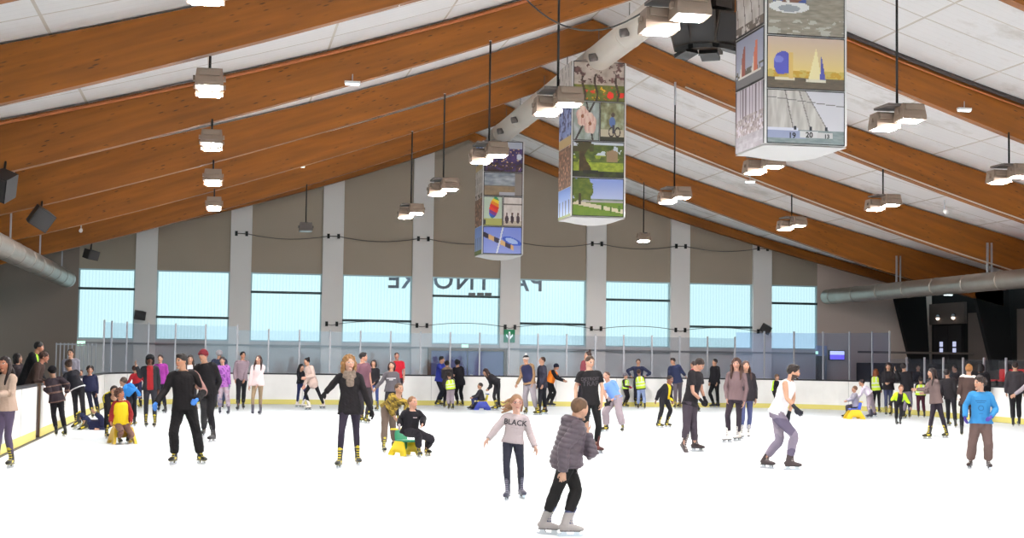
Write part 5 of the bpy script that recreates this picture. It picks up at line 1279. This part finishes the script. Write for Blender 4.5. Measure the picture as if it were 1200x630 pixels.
# ---- left group
person('woman with long dark hair in beige sweater at the edge of the picture', 4, 418, 549, yaw=-48, sex='f', neck=(7, 440), pel=(7, 487), head=(4, 418), hyaw=-30, fL=(12, 548), fR=(-8, 551), fyL=-20, wL=(-2, 462, .3), eL=(12, 460, .15), wR=(-12, 462, .2), top=S_((174, 150, 134), -.03, .024), bot=dict(c=(78, 68, 88), loose=.004), skate='yel', hair='long', hc=(40, 26, 24), skin=(206, 140, 110))
person('man in black jacket with neon green stripe leaning over the boards', 38, 401, 500, yaw=70, depth=33.6, neck=(41, 417), pel=(27, 452), head=(48.5, 401), hyaw=80, wL=(52, 446, .0), wR=(48, 446, .35), H=1.75, top=J_((24, 23, 26), f=panel((170, 240, 60), lambda l, f, t: (np.abs(l+.1) < .03) & (t > .55) & (f > 0))), bot=W_((30, 28, 30)), hair='short', hc=(28, 22, 22), skin=(190, 130, 104))
person('person in dark brown jacket resting both arms on the boards', 40, 412.5, 500, yaw=75, depth=32.7, neck=(47, 427), pel=(33, 455), head=(54.5, 412.5), hyaw=88, wL=(54, 448, .0), wR=(50, 448, .3), eR=(41, 447, .3), H=1.6, top=J_((54, 40, 36)), bot=W_((30, 28, 30)), hair='short', hc=(70, 44, 34), skin=(200, 134, 108))
person('dark haired person standing farther back behind the boards', 21, 414, 500, yaw=60, depth=36.5, hyaw=85, H=1.66, top=J_((40, 34, 38)), hair='bob', hc=(34, 24, 24))
person('child in black hat and striped dark jacket holding the boards', 67, 429, 511, yaw=190, sex='c', neck=(63, 445), pel=(66.5, 471), head=(60, 429), hyaw=215, fL=(61, 511), fR=(75.5, 511), wL=(53, 456, -.1), eL=(58, 459, .1), wR=(78, 459, .0), H=1.38, top=J_((50, 42, 48), -.12, .028, f=bands((112, 88, 80), [(-.16, -.07), (.3, .38), (.62, .68)])), bot=W_((28, 26, 30), .008), hair='', hat=dict(c=(22, 20, 24)), skate='yel')
person('woman in black top with white waistband bending over by the boards', 90, 421, 501, yaw=200, sex='f', neck=(83, 437.5), pel=(91, 460), head=(78.5, 422), hyaw=215, nw=-.1, fL=(87, 499.5), fR=(97.5, 503), wL=(77, 452, -.1), wR=(82, 456, -.2), H=1.66, top=S_((30, 30, 36), -.02, .016, f=bands((226, 224, 226), [(-.06, .03)])), bot=W_((26, 25, 30), .006), hair='bun', hc=(66, 44, 36), skate='yel')
person('man in grey sweater facing the woman with the white waistband', 83, 408.5, 492, depth=41.5, H=1.74, hyaw=-25, arms='fwd', top=S_((116, 114, 124), -.05, .018), bot=W_((40, 40, 54), .01), hair='short', hc=(38, 28, 26))
person('child in navy coat standing legs apart by the corner board', 106, 429, 489, yaw=0, sex='c', neck=(105, 443), fL=(115, 488.5), fR=(99, 489.5), pel=(106, 464), arms='down', H=1.42, top=J_((30, 32, 56), -.22, .035), bot=W_((26, 28, 44), .01), hair='curly', hc=(36, 26, 26), skin=(200, 146, 120))
person('person in maroon jacket half hidden behind the child in the navy coat', 94, 433, 488, yaw=20, sex='c', depth=43.6, top=J_((110, 36, 44)), bot=W_((30, 28, 34)), hair='short', hc=(50, 34, 30), H=1.38)
person('skater in navy clothes lying on the ice by the boards', 108, 489, 503, sex='m', H=1.55, front=(0.1, .25, 1), pel=(106, 499), neck=(123, 497), head=(132, 493), fL=(92, 500, .1, 30), fR=(99, 505, .15, 20), kL=(96, 486, .0), kR=(100, 489, .12), wL=(112, 484, .1), eL=(118, 489, .12), wR=(116, 503, .2), eR=(122, 503, .15), fyL=-100, fyR=-100, top=J_((32, 34, 60)), bot=W_((34, 38, 66), .014), hair='short', hc=(40, 30, 28), skate='yel')
person('dark figure with yellow bib bending behind the child on the yellow chair', 130, 452, 513, yaw=10, sex='c', neck=(133, 466), pel=(129, 486), head=(134.5, 452), nw=.15, fR=(125.5, 514), fL=(136, 512), wR=(128, 489, .3), wL=(147, 489, .3), H=1.4, top=J_((26, 25, 28)), vest=dict(c=(216, 200, 50), band=None), bot=W_((26, 26, 30)), hair='short', hc=(44, 30, 26))
aid(143, 519, 12, (214, 176, 52), (206, 168, 60), 'plain yellow skating aid carrying the child in the yellow bib')
person('child in yellow bib and red sleeves riding the plain yellow aid', 143, 455.5, 520, yaw=8, sex='c', neck=(142, 474), pel=(142, 496), head=(140, 455.5), hyaw=52, fL=(149.5, 519.5), fR=(140.5, 520), wR=(130, 494, .12), eR=(131, 484, .0), wL=(153, 494, .12), eL=(153.5, 484, .0), H=1.22, seat=True, pw=-.05, top=S_((122, 34, 34), -.05, .024), vest=dict(c=(226, 196, 40), band=None), bot=W_((112, 84, 76), .014), hair='curly', hc=(84, 50, 36), skin=(196, 128, 96), skate='yel')
person('boy in bright blue hooded jacket seen from behind', 152, 442, 499, yaw=160, sex='c', neck=(146.5, 454), pel=(154, 472), head=(143, 442), hyaw=240, fL=(152, 500), fR=(158, 499), arms='fwd', H=1.4, top=J_((56, 134, 210), -.06, .03, hood=True), bot=W_((26, 26, 32), .012), hair='crop', hc=(96, 80, 70))
person('child in red jacket and dark jeans skating away', 160, 428, 477, yaw=200, sex='c', neck=(160, 440), head=(156.5, 428.5), fL=(158, 474, .0), fR=(164, 478), arms='out', H=1.42, top=J_((150, 36, 44), -.05, .02), bot=W_((40, 44, 74)), hair='short', hc=(70, 38, 32))
person('woman in black hat and dark jacket over red top waving', 176, 415.5, 500.5, yaw=0, sex='f', fL=(181, 501), fR=(171, 500.5), pel=(176, 459), wR=(160, 429, .1), eR=(164.5, 441, .0), arms='down', top=J_((36, 38, 42), -.03, .024, f=panel((140, 34, 38), lambda l, f, t: (np.abs(l) < .075) & (f > .04))), bot=W_((40, 40, 46), .004), hair='bob', hc=(26, 22, 24), hat=dict(c=(20, 20, 24), k='fur'), gloves={-1: (150, 120, 106)}, skin=(120, 80, 66))
person('woman in magenta jacket behind the waving woman', 188, 415.5, 484, yaw=-15, sex='f', fL=(193, 484), fR=(186, 482), arms='down', top=J_((126, 46, 122), -.08, .024), bot=W_((30, 30, 40)), hair='pony', hc=(48, 34, 36), skate='blk')
person('child in purple patterned jacket and pale jeans', 262, 418, 485, yaw=-5, sex='c', neck=(261.5, 433), pel=(262, 456), head=(260, 418), hpitch=-8, fL=(267.5, 485.5), fR=(257.5, 485), wL=(269, 455, .12), wR=(257, 456, .05), H=1.52, top=J_((128, 72, 142), -.08, .03, f=noisecols([(120, 62, 136), (150, 92, 160), (104, 60, 118)], 16, 3)), bot=W_((146, 134, 154), .02, f=noisecols([(126, 122, 150), (160, 146, 156), (150, 130, 140)], 9, 7)), hair='short', hc=(46, 32, 34), gloves=(120, 130, 150), skate='nvy')
person('person in grey fur hat behind the purple jacket', 257, 410.5, 479, yaw=170, top=J_((44, 48, 66)), bot=W_((50, 58, 80)), hair='short', hc=(60, 50, 46), hat=dict(c=(146, 142, 146), k='fur'))
person('man in grey marl sweater and black trousers strolling', 283, 412, 480, yaw=14, neck=(284, 426), pel=(283, 450), head=(285, 412), fL=(285, 479.5), fR=(278.5, 481), fyR=-10, wL=(286, 446, .2), arms='down', top=S_((122, 106, 114), -.06, .016), bot=W_((26, 25, 30), .01), hair='quiff', hc=(32, 24, 24), skate='blk', skin=(208, 150, 122))
person('woman in pale pink blouse and khaki trousers', 301, 416.5, 486.5, yaw=-8, sex='f', neck=(302.5, 429), pel=(302, 455), head=(303, 416.5), hyaw=-25, fL=(304.5, 486), fR=(296, 486.5), wL=(301.5, 451, .18), wR=(292, 453, .05), top=S_((222, 200, 200), -.1, .022), bot=dict(c=(142, 122, 98), loose=.004), hair='long', hc=(58, 36, 32), skate='nvy', skin=(222, 172, 150))
person('dark haired girl in black jacket and blue jeans beside the beige coat', 352, 426.5, 477.5, yaw=50, sex='f', neck=(352, 436), head=(354, 426.5), fL=(356, 477.5), fR=(349.5, 477), arms='hold', H=1.5, top=J_((30, 30, 36), -.06, .018), bot=dict(c=(44, 50, 88), loose=.004), hair='long', hc=(32, 24, 28), skate='wht')
person('woman in beige coat with dark bun and black leggings', 366, 419.5, 480, yaw=-55, sex='f', neck=(361.5, 431), pel=(366, 451), head=(358.5, 419.5), fL=(378, 478.5), fR=(361, 480), fyL=-40, wR=(356.5, 452, .1), eR=(360.5, 442, .12), arms='fwd', H=1.66, top=C_((196, 172, 162), -.22, .03), bot=dict(c=(26, 24, 28), loose=.003), hair='bun', hc=(36, 28, 30), skate='wht', gloves=(200, 150, 130))
person('man in maroon T-shirt behind the blond woman', 426, 413, 496, yaw=35, neck=(425, 426), head=(426.5, 413), hyaw=85, fL=(430, 496), fR=(425, 495), arms='down', top=T_((96, 66, 76), -.06), bot=W_((50, 46, 50)), hair='quiff', hc=(34, 26, 26), skin=(212, 156, 130))
person('woman in black top and blue jeans with hands clasped', 438, 421.5, 481.5, yaw=-15, sex='f', fL=(441.5, 481), fR=(435, 481.5), arms='waist', top=S_((32, 30, 34), -.08), bot=dict(c=(60, 74, 126), loose=.004), hair='bob', hc=(32, 24, 26))
p_ = person('dark haired woman in charcoal printed sweatshirt, one arm stretched out', 458, 423.5, 497, yaw=-5, sex='f', neck=(458.5, 438.5), head=(459.5, 423.5), fL=(466, 496), fR=(450, 497.5), wR=(440, 455, .12), eR=(448, 446, .0), arms='down', H=1.6, top=S_((76, 72, 76), -.07, .022), bot=W_((34, 32, 36), .004), hair='bob', hc=(56, 28, 28))
shirt_text(p_, '\u2014\u2013\u2014', .66, .1, (220, 216, 216), bold=.006); shirt_text(p_, '\u2013\u2013', .58, .1, (210, 206, 206), bold=.006)
person('man in red T-shirt by the far boards', 465, 413, 479, yaw=-5, neck=(465, 425.5), arms='down', top=T_((178, 34, 48), -.06), bot=W_((40, 38, 44)), hair='crop', hc=(52, 38, 34), skin=(208, 150, 130))
# ---- by the violet door
person('man in blue jacket at the far boards, side on', 514.5, 417.5, 475.5, yaw=70, head=(518.5, 417.5), neck=(516.5, 428), arms='hold', top=J_((44, 52, 130)), bot=W_((28, 30, 40)), hair='short', hc=(34, 28, 28))
person('woman in dark jacket with fur hood seen from behind', 524, 422.5, 477.5, yaw=170, sex='f', arms='fwd', top=J_((52, 48, 50), -.1, .028, hood=True, f=panel((130, 110, 92), lambda l, f, t: t > .93)), bot=W_((30, 28, 34)), hair='short', hc=(36, 26, 26))
person('child in lime vest hugging the adults by the violet door', 528, 436.5, 479.5, yaw=195, sex='c', neck=(527, 445), head=(526, 436), arms='hold', H=1.22, top=J_((60, 56, 60)), vest={}, bot=W_((150, 138, 146), .02), hair='short', hc=(50, 38, 34))
person('tall person all in black beside the lime vest child', 538.5, 421.5, 475.5, yaw=205, head=(535.5, 421.5), neck=(536.5, 431.5), arms='fwd', top=J_((26, 25, 30), -.2), bot=W_((24, 24, 28)), hair='curly', hc=(26, 24, 28))
aid(564, 480, -78, (48, 62, 156), (230, 210, 70), 'blue skating aid with yellow seat below the violet door')
person('child in dark coat seated on the blue aid with yellow seat', 557, 448.5, 480, yaw=-78, sex='c', neck=(562.5, 457.5), pel=(564, 468), head=(562.5, 448.5), fL=(551, 479.5), fR=(553.5, 480), H=1.15, seat=True, arms='hold', top=J_((46, 44, 50)), bot=W_((60, 66, 110)), hair='short', hc=(50, 38, 34), skate='blk')
person('woman in black bending to push the blue aid', 581, 432, 480, yaw=-78, sex='f', neck=(572.5, 440.5), pel=(583, 451), head=(567, 432.5), fL=(583, 479), fR=(580, 480.5), kL=(584, 464, -.08), kR=(579, 464, .12), wR=(571.5, 456, .1), wL=(573, 455, -.15), H=1.68, top=J_((44, 42, 46), -.05, .02), bot=W_((34, 32, 36), .004), hair='long', hc=(60, 36, 34))
person('person in navy body warmer and bobble hat with tan sleeves', 621, 416.5, 485.5, yaw=-28, neck=(617.5, 430), pel=(620.5, 454), head=(615.5, 416.5), hyaw=-45, fL=(629, 485.5), fR=(616, 485), fyL=10, wR=(605.5, 450.5, .15), eR=(611, 440, .0), arms='down', top=J_((140, 112, 84), -.04, .02), vest=dict(c=(38, 40, 66), band=None, hem=-.08), bot=W_((150, 142, 148), .022), hair='short', hc=(50, 38, 32), hat=dict(c=(30, 28, 32), pom=(220, 216, 216), brim=(200, 190, 184)))
person('man in long dark jacket walking beside the bobble hat', 635, 418, 485.5, yaw=-70, neck=(635, 430), head=(635.5, 418), fL=(637, 485), fR=(630, 486), arms='down', top=J_((46, 46, 58), -.2, .026), bot=W_((30, 30, 36), .01), hair='crop', hc=(70, 50, 40))
person('skater in dark hat and orange vest leaning forward', 645, 426, 474, yaw=78, neck=(649, 435.5), pel=(644, 450.5), head=(653.5, 426.5), fL=(647, 473), fR=(642, 475), arms='hold', H=1.62, top=J_((28, 27, 32)), vest=dict(c=(230, 124, 40), band=None), bot=W_((26, 25, 28), .01), hair='', hat=dict(c=(24, 26, 40)), skate='blk')
person('person with high dark bun behind the man in the black T-shirt', 685, 413, 488, yaw=-60, sex='f', head=(690, 412), neck=(685, 428), top=J_((112, 54, 62)), bot=W_((36, 34, 40)), hair='topbun', hc=(62, 44, 40))
person('boy in light blue T-shirt and grey sweatpants with black gloves', 719, 435.5, 506, yaw=-38, sex='c', neck=(713, 448.5), pel=(721, 471), head=(709.5, 435.5), hyaw=-30, fL=(729.5, 506.5), fR=(709, 505.5), fyL=-10, fyR=-50, wR=(711.5, 470, .2), eR=(709, 461, .1), wL=(714, 471, .2), eL=(726, 462, .0), H=1.52, top=T_((110, 148, 212), -.1, .022), bot=W_((150, 136, 142), .035, cuff=.06), hair='crop', hc=(74, 52, 42), gloves=(28, 27, 30), skin=(222, 170, 146))
person('child in grey hood and lime vest beside the stooping adult', 733, 437, 476.5, yaw=60, sex='c', H=1.2, arms='fwd', top=J_((50, 46, 48), -.06, .024), vest=dict(c=(180, 222, 70)), bot=W_((34, 30, 36)), hair='', hat=dict(c=(104, 100, 108)), gloves=(150, 40, 60))
person('adult in navy sweater with both elbows out at the far boards', 748, 420.5, 474, yaw=0, neck=(748, 431.5), wR=(739, 440, .1), eR=(735, 434, .05), wL=(757, 440, .1), eL=(762, 437, .05), top=S_((40, 44, 66)), bot=W_((34, 34, 44)), hair='short', hc=(34, 26, 26))
person('child in lime vest and pale jeans seen from behind', 751, 433.5, 479, yaw=178, sex='c', neck=(749.5, 441.5), head=(748, 432.5), fL=(748, 478.5), fR=(755.5, 479), H=1.32, arms='fwd', top=J_((40, 40, 46)), vest={}, bot=W_((156, 172, 212), .016), hair='short', hc=(76, 54, 44))
person('boy in black and yellow jacket leaning forward', 777, 440, 500.5, yaw=55, sex='c', neck=(784, 450.5), pel=(778, 470), head=(786, 440), hyaw=60, hpitch=-15, nw=.05, fL=(782.5, 500.5), fR=(773, 501), wR=(769, 468.5, .0), eR=(772.5, 459, .05), wL=(788, 470, .1), H=1.4, top=J_((30, 29, 34), -.06, .024, f=panel((226, 196, 44), lambda l, f, t: (f > -.03) & (np.abs(l+.02-(.5-t)*.12) < .05) & (t > .05))), bot=W_((30, 28, 32), .01), hair='crop', hc=(40, 28, 26), skin=(150, 104, 84))
person('man in navy zip jacket and grey trousers with arms spread', 793.5, 419.5, 478, yaw=-20, neck=(790.5, 431), pel=(794, 452), head=(787.5, 419.5), hyaw=-50, fL=(796, 477.5), fR=(791, 478.5), wR=(784, 446, .15), wL=(803, 440, .0), eL=(800, 436, .0), top=J_((38, 44, 70), -.07, .024), bot=W_((92, 84, 92), .01), hair='quiff', hc=(52, 36, 32))
person('person in red top looking away behind the man in the black T-shirt and jeans', 815, 423, 482, yaw=-110, head=(812.5, 423), top=S_((150, 44, 62)), bot=W_((34, 32, 38)), hair='short', hc=(50, 34, 34))
jean = person('man in black T-shirt and charcoal jeans with black gloves bending his head', 810, 421, 529, yaw=62, neck=(816, 434.5), pel=(808.5, 471), head=(822.5, 421), hyaw=72, hpitch=-22, fL=(817, 528.5), fR=(800, 528, .12, 40), fyL=70, fyR=30, kL=(812.5, 498, .0), kR=(804.5, 499, .12), wR=(822.5, 470, .22), eR=(812, 459, .22), wL=(826, 468, .0), eL=(822, 456, -.15), top=T_((30, 27, 30), -.07, .018), bot=W_((62, 54, 62), .016), skate='brn', hair='short', hc=(52, 36, 32), gloves=(24, 23, 26), skin=(218, 164, 138), curl=.9)
person('teenager dressed all in black standing by the far boards', 838, 420.5, 474.5, yaw=-55, head=(837.5, 420.5), fL=(840, 474), fR=(835, 475), arms='down', top=J_((24, 23, 27), -.12), bot=W_((22, 21, 24), .006), hair='short', hc=(30, 24, 26), skate='blk')
curly = person('woman with big curly hair in taupe sweater and dark trousers', 860, 420.5, 518, yaw=-4, sex='f', neck=(863, 439), pel=(861.5, 470), head=(863, 420.5), hyaw=-10, fL=(864, 516.5), fR=(852, 518.5), fyL=-35, fyR=-45, wR=(852, 467, .08), eR=(850.5, 453, .0), wL=(872, 472, .08), eL=(874.5, 455, .0), top=S_((112, 92, 94), -.05, .016), bot=dict(c=(46, 38, 46), loose=.008), skate='wht', hair='longcurly', hc=(74, 46, 36), skin=(220, 168, 146))
person('woman in black jacket and blue jeans half hidden behind the curly hair', 874, 423, 514, yaw=10, sex='f', fL=(877, 513.5), fR=(869, 514), top=J_((40, 36, 40), -.12), bot=dict(c=(70, 74, 108), loose=.004), skate='wht', hair='long', hc=(72, 46, 38))
person('child in lime jacket by the boards behind the white shirt', 908, 438.5, 480, yaw=60, sex='c', H=1.26, arms='fwd', neck=(909, 448), head=(911.5, 438.5), top=J_((40, 38, 42), -.06, .026, f=panel((190, 232, 50), lambda l, f, t: f < .03)), bot=W_((36, 34, 38)), hair='short', hc=(110, 84, 66))
# ---- right group
aid(1001, 490.5, -75, (236, 196, 44), (52, 82, 190), 'yellow skating aid with blue back beside the child in white')
person('small child seated on the yellow aid with blue back', 996, 451.5, 490, yaw=-72, sex='c', neck=(1001, 462), pel=(1003, 475), head=(1001.5, 452), fL=(990, 489), fR=(992, 490), H=1.1, seat=True, arms='hold', top=J_((150, 146, 158)), bot=W_((60, 58, 70)), hair='short', hc=(120, 84, 62))
person('child in white top bending over the seated child', 1020, 444.5, 489, yaw=-78, sex='c', neck=(1011.5, 453), pel=(1019, 465.5), head=(1008.5, 444.5), fL=(1023.5, 488), fR=(1019, 489.5), kR=(1018, 477, .1), wR=(1004, 466, .1), wL=(1006, 466, -.1), H=1.38, top=S_((216, 206, 222), -.05, .02), bot=W_((156, 142, 152), .016), hair='short', hc=(46, 30, 32), skate='nvy')
person('red haired girl in lime vest and black leggings', 1027.5, 432, 483, yaw=150, sex='c', head=(1026.5, 432), fL=(1024, 482.5), fR=(1031, 483.5), H=1.42, top=J_((34, 32, 36)), vest={}, bot=dict(c=(28, 26, 30), loose=.004), hair='long', hc=(150, 82, 44))
person('woman with dark curls in black jacket and jeans', 1041, 425.5, 487, yaw=-8, sex='f', fL=(1044, 487), fR=(1038.5, 487.5), arms='fwd', top=J_((32, 30, 34)), bot=dict(c=(58, 62, 88), loose=.006), hair='longcurly', hc=(34, 24, 26))
person('man in black jacket and grey jeans with pale sleeve raised', 1062, 425.5, 490, yaw=165, head=(1058.5, 425.5), neck=(1060, 437), fL=(1060, 490), fR=(1066, 490), wL=(1049.5, 434, .1), eL=(1053, 444, .1), top=J_((28, 27, 31), -.12, .028, f=panel((200, 180, 172), lambda l, f, t: l > .27)), bot=W_((112, 104, 116), .014), hair='short', hc=(36, 26, 26))
person('child in dark clothes with open lime vest leaning into the group', 1053, 451, 498, yaw=10, sex='c', neck=(1055, 462), head=(1056.5, 451), nw=.1, fL=(1055, 498), fR=(1051, 497.5), H=1.2, arms='out', top=J_((30, 28, 32), -.1, .028, f=panel((190, 230, 50), lambda l, f, t: (np.abs(l) > .11) & (t > .2))), bot=W_((30, 28, 32)), hair='short', hc=(116, 74, 50), skate='blk')
person('child in lime vest and dark red trousers seen from behind', 1079, 441, 489, yaw=185, sex='c', fL=(1076.5, 489), fR=(1083, 489), H=1.32, arms='fwd', top=J_((44, 40, 44)), vest={}, bot=W_((72, 34, 46), .01), hair='short', hc=(44, 32, 32))
person('woman in taupe jacket with long dark hair reaching out an arm', 1097, 431.5, 513, yaw=-62, sex='f', neck=(1094, 446), pel=(1097, 471), head=(1091, 431.5), hyaw=-75, fL=(1108, 513), fR=(1087, 514), fyL=-30, fyR=-50, wR=(1074, 456, .15), eR=(1084, 456, .1), wL=(1083, 460, -.1), top=J_((100, 84, 82), -.1, .022), bot=dict(c=(40, 34, 42), loose=.006), hair='long', hc=(42, 28, 28), skate='yel')
person('person in black seen from behind next to the taupe jacket', 1114, 432.5, 500, yaw=165, head=(1108.5, 432.5), neck=(1111, 444), fL=(1112, 499), fR=(1120, 501), arms='down', top=J_((32, 29, 32), -.12), bot=W_((28, 26, 30), .008), hair='short', hc=(36, 26, 28), skate='yel')
person('woman in long brown coat with white collar and blond bun', 1134, 427, 511, yaw=188, sex='f', neck=(1135, 442), head=(1136, 427), hyaw=170, fL=(1127, 511), fR=(1139, 509), wL=(1123.5, 462, .1), eL=(1125.5, 452, .05), arms='down', top=C_((72, 56, 52), -.34, .03, f=panel((226, 218, 208), lambda l, f, t: t > .93)), bot=W_((30, 28, 32), .004), hair='bun', hc=(176, 120, 68), gloves=(220, 212, 206), skate='yel')
person('person in black hood behind the boy in the blue sweatshirt', 1151, 426, 492, yaw=175, head=(1149.5, 426), top=J_((24, 22, 26), -.1, .03), bot=W_((26, 24, 28)), hair='bob', hc=(24, 20, 24))
person('man in dark grey jacket seen from behind near the side boards', 1190, 424, 499, yaw=182, head=(1189.5, 424), fL=(1187.5, 499.5), fR=(1194, 498.5), arms='down', top=J_((50, 46, 50), -.06, .03), bot=W_((30, 28, 31), .014), hair='crop', hc=(44, 34, 32), skate='blk')
person('person in pale grey sleeve reaching in from the edge of the picture', 1213, 430, 512, yaw=-60, sex='f', wR=(1184, 466, .1), eR=(1196, 457, .1), top=S_((150, 140, 146), -.05, .02), bot=W_((40, 38, 44)), hair='long', hc=(60, 40, 36))
person('dark silhouette of a spectator behind the corner glass', 1076, 427, 470, yaw=20, depth=52.2, H=1.68, top=J_((40, 36, 40)), bot=W_((30, 28, 30)), hair='short', hc=(34, 26, 26))
person('dark spectator behind the low glass next to the red seats', 1119, 427.5, 480, yaw=-60, depth=47.6, H=1.7, top=J_((44, 38, 42)), bot=W_((30, 28, 30)), hair='short', hc=(34, 26, 26))
flush(); do_prints()
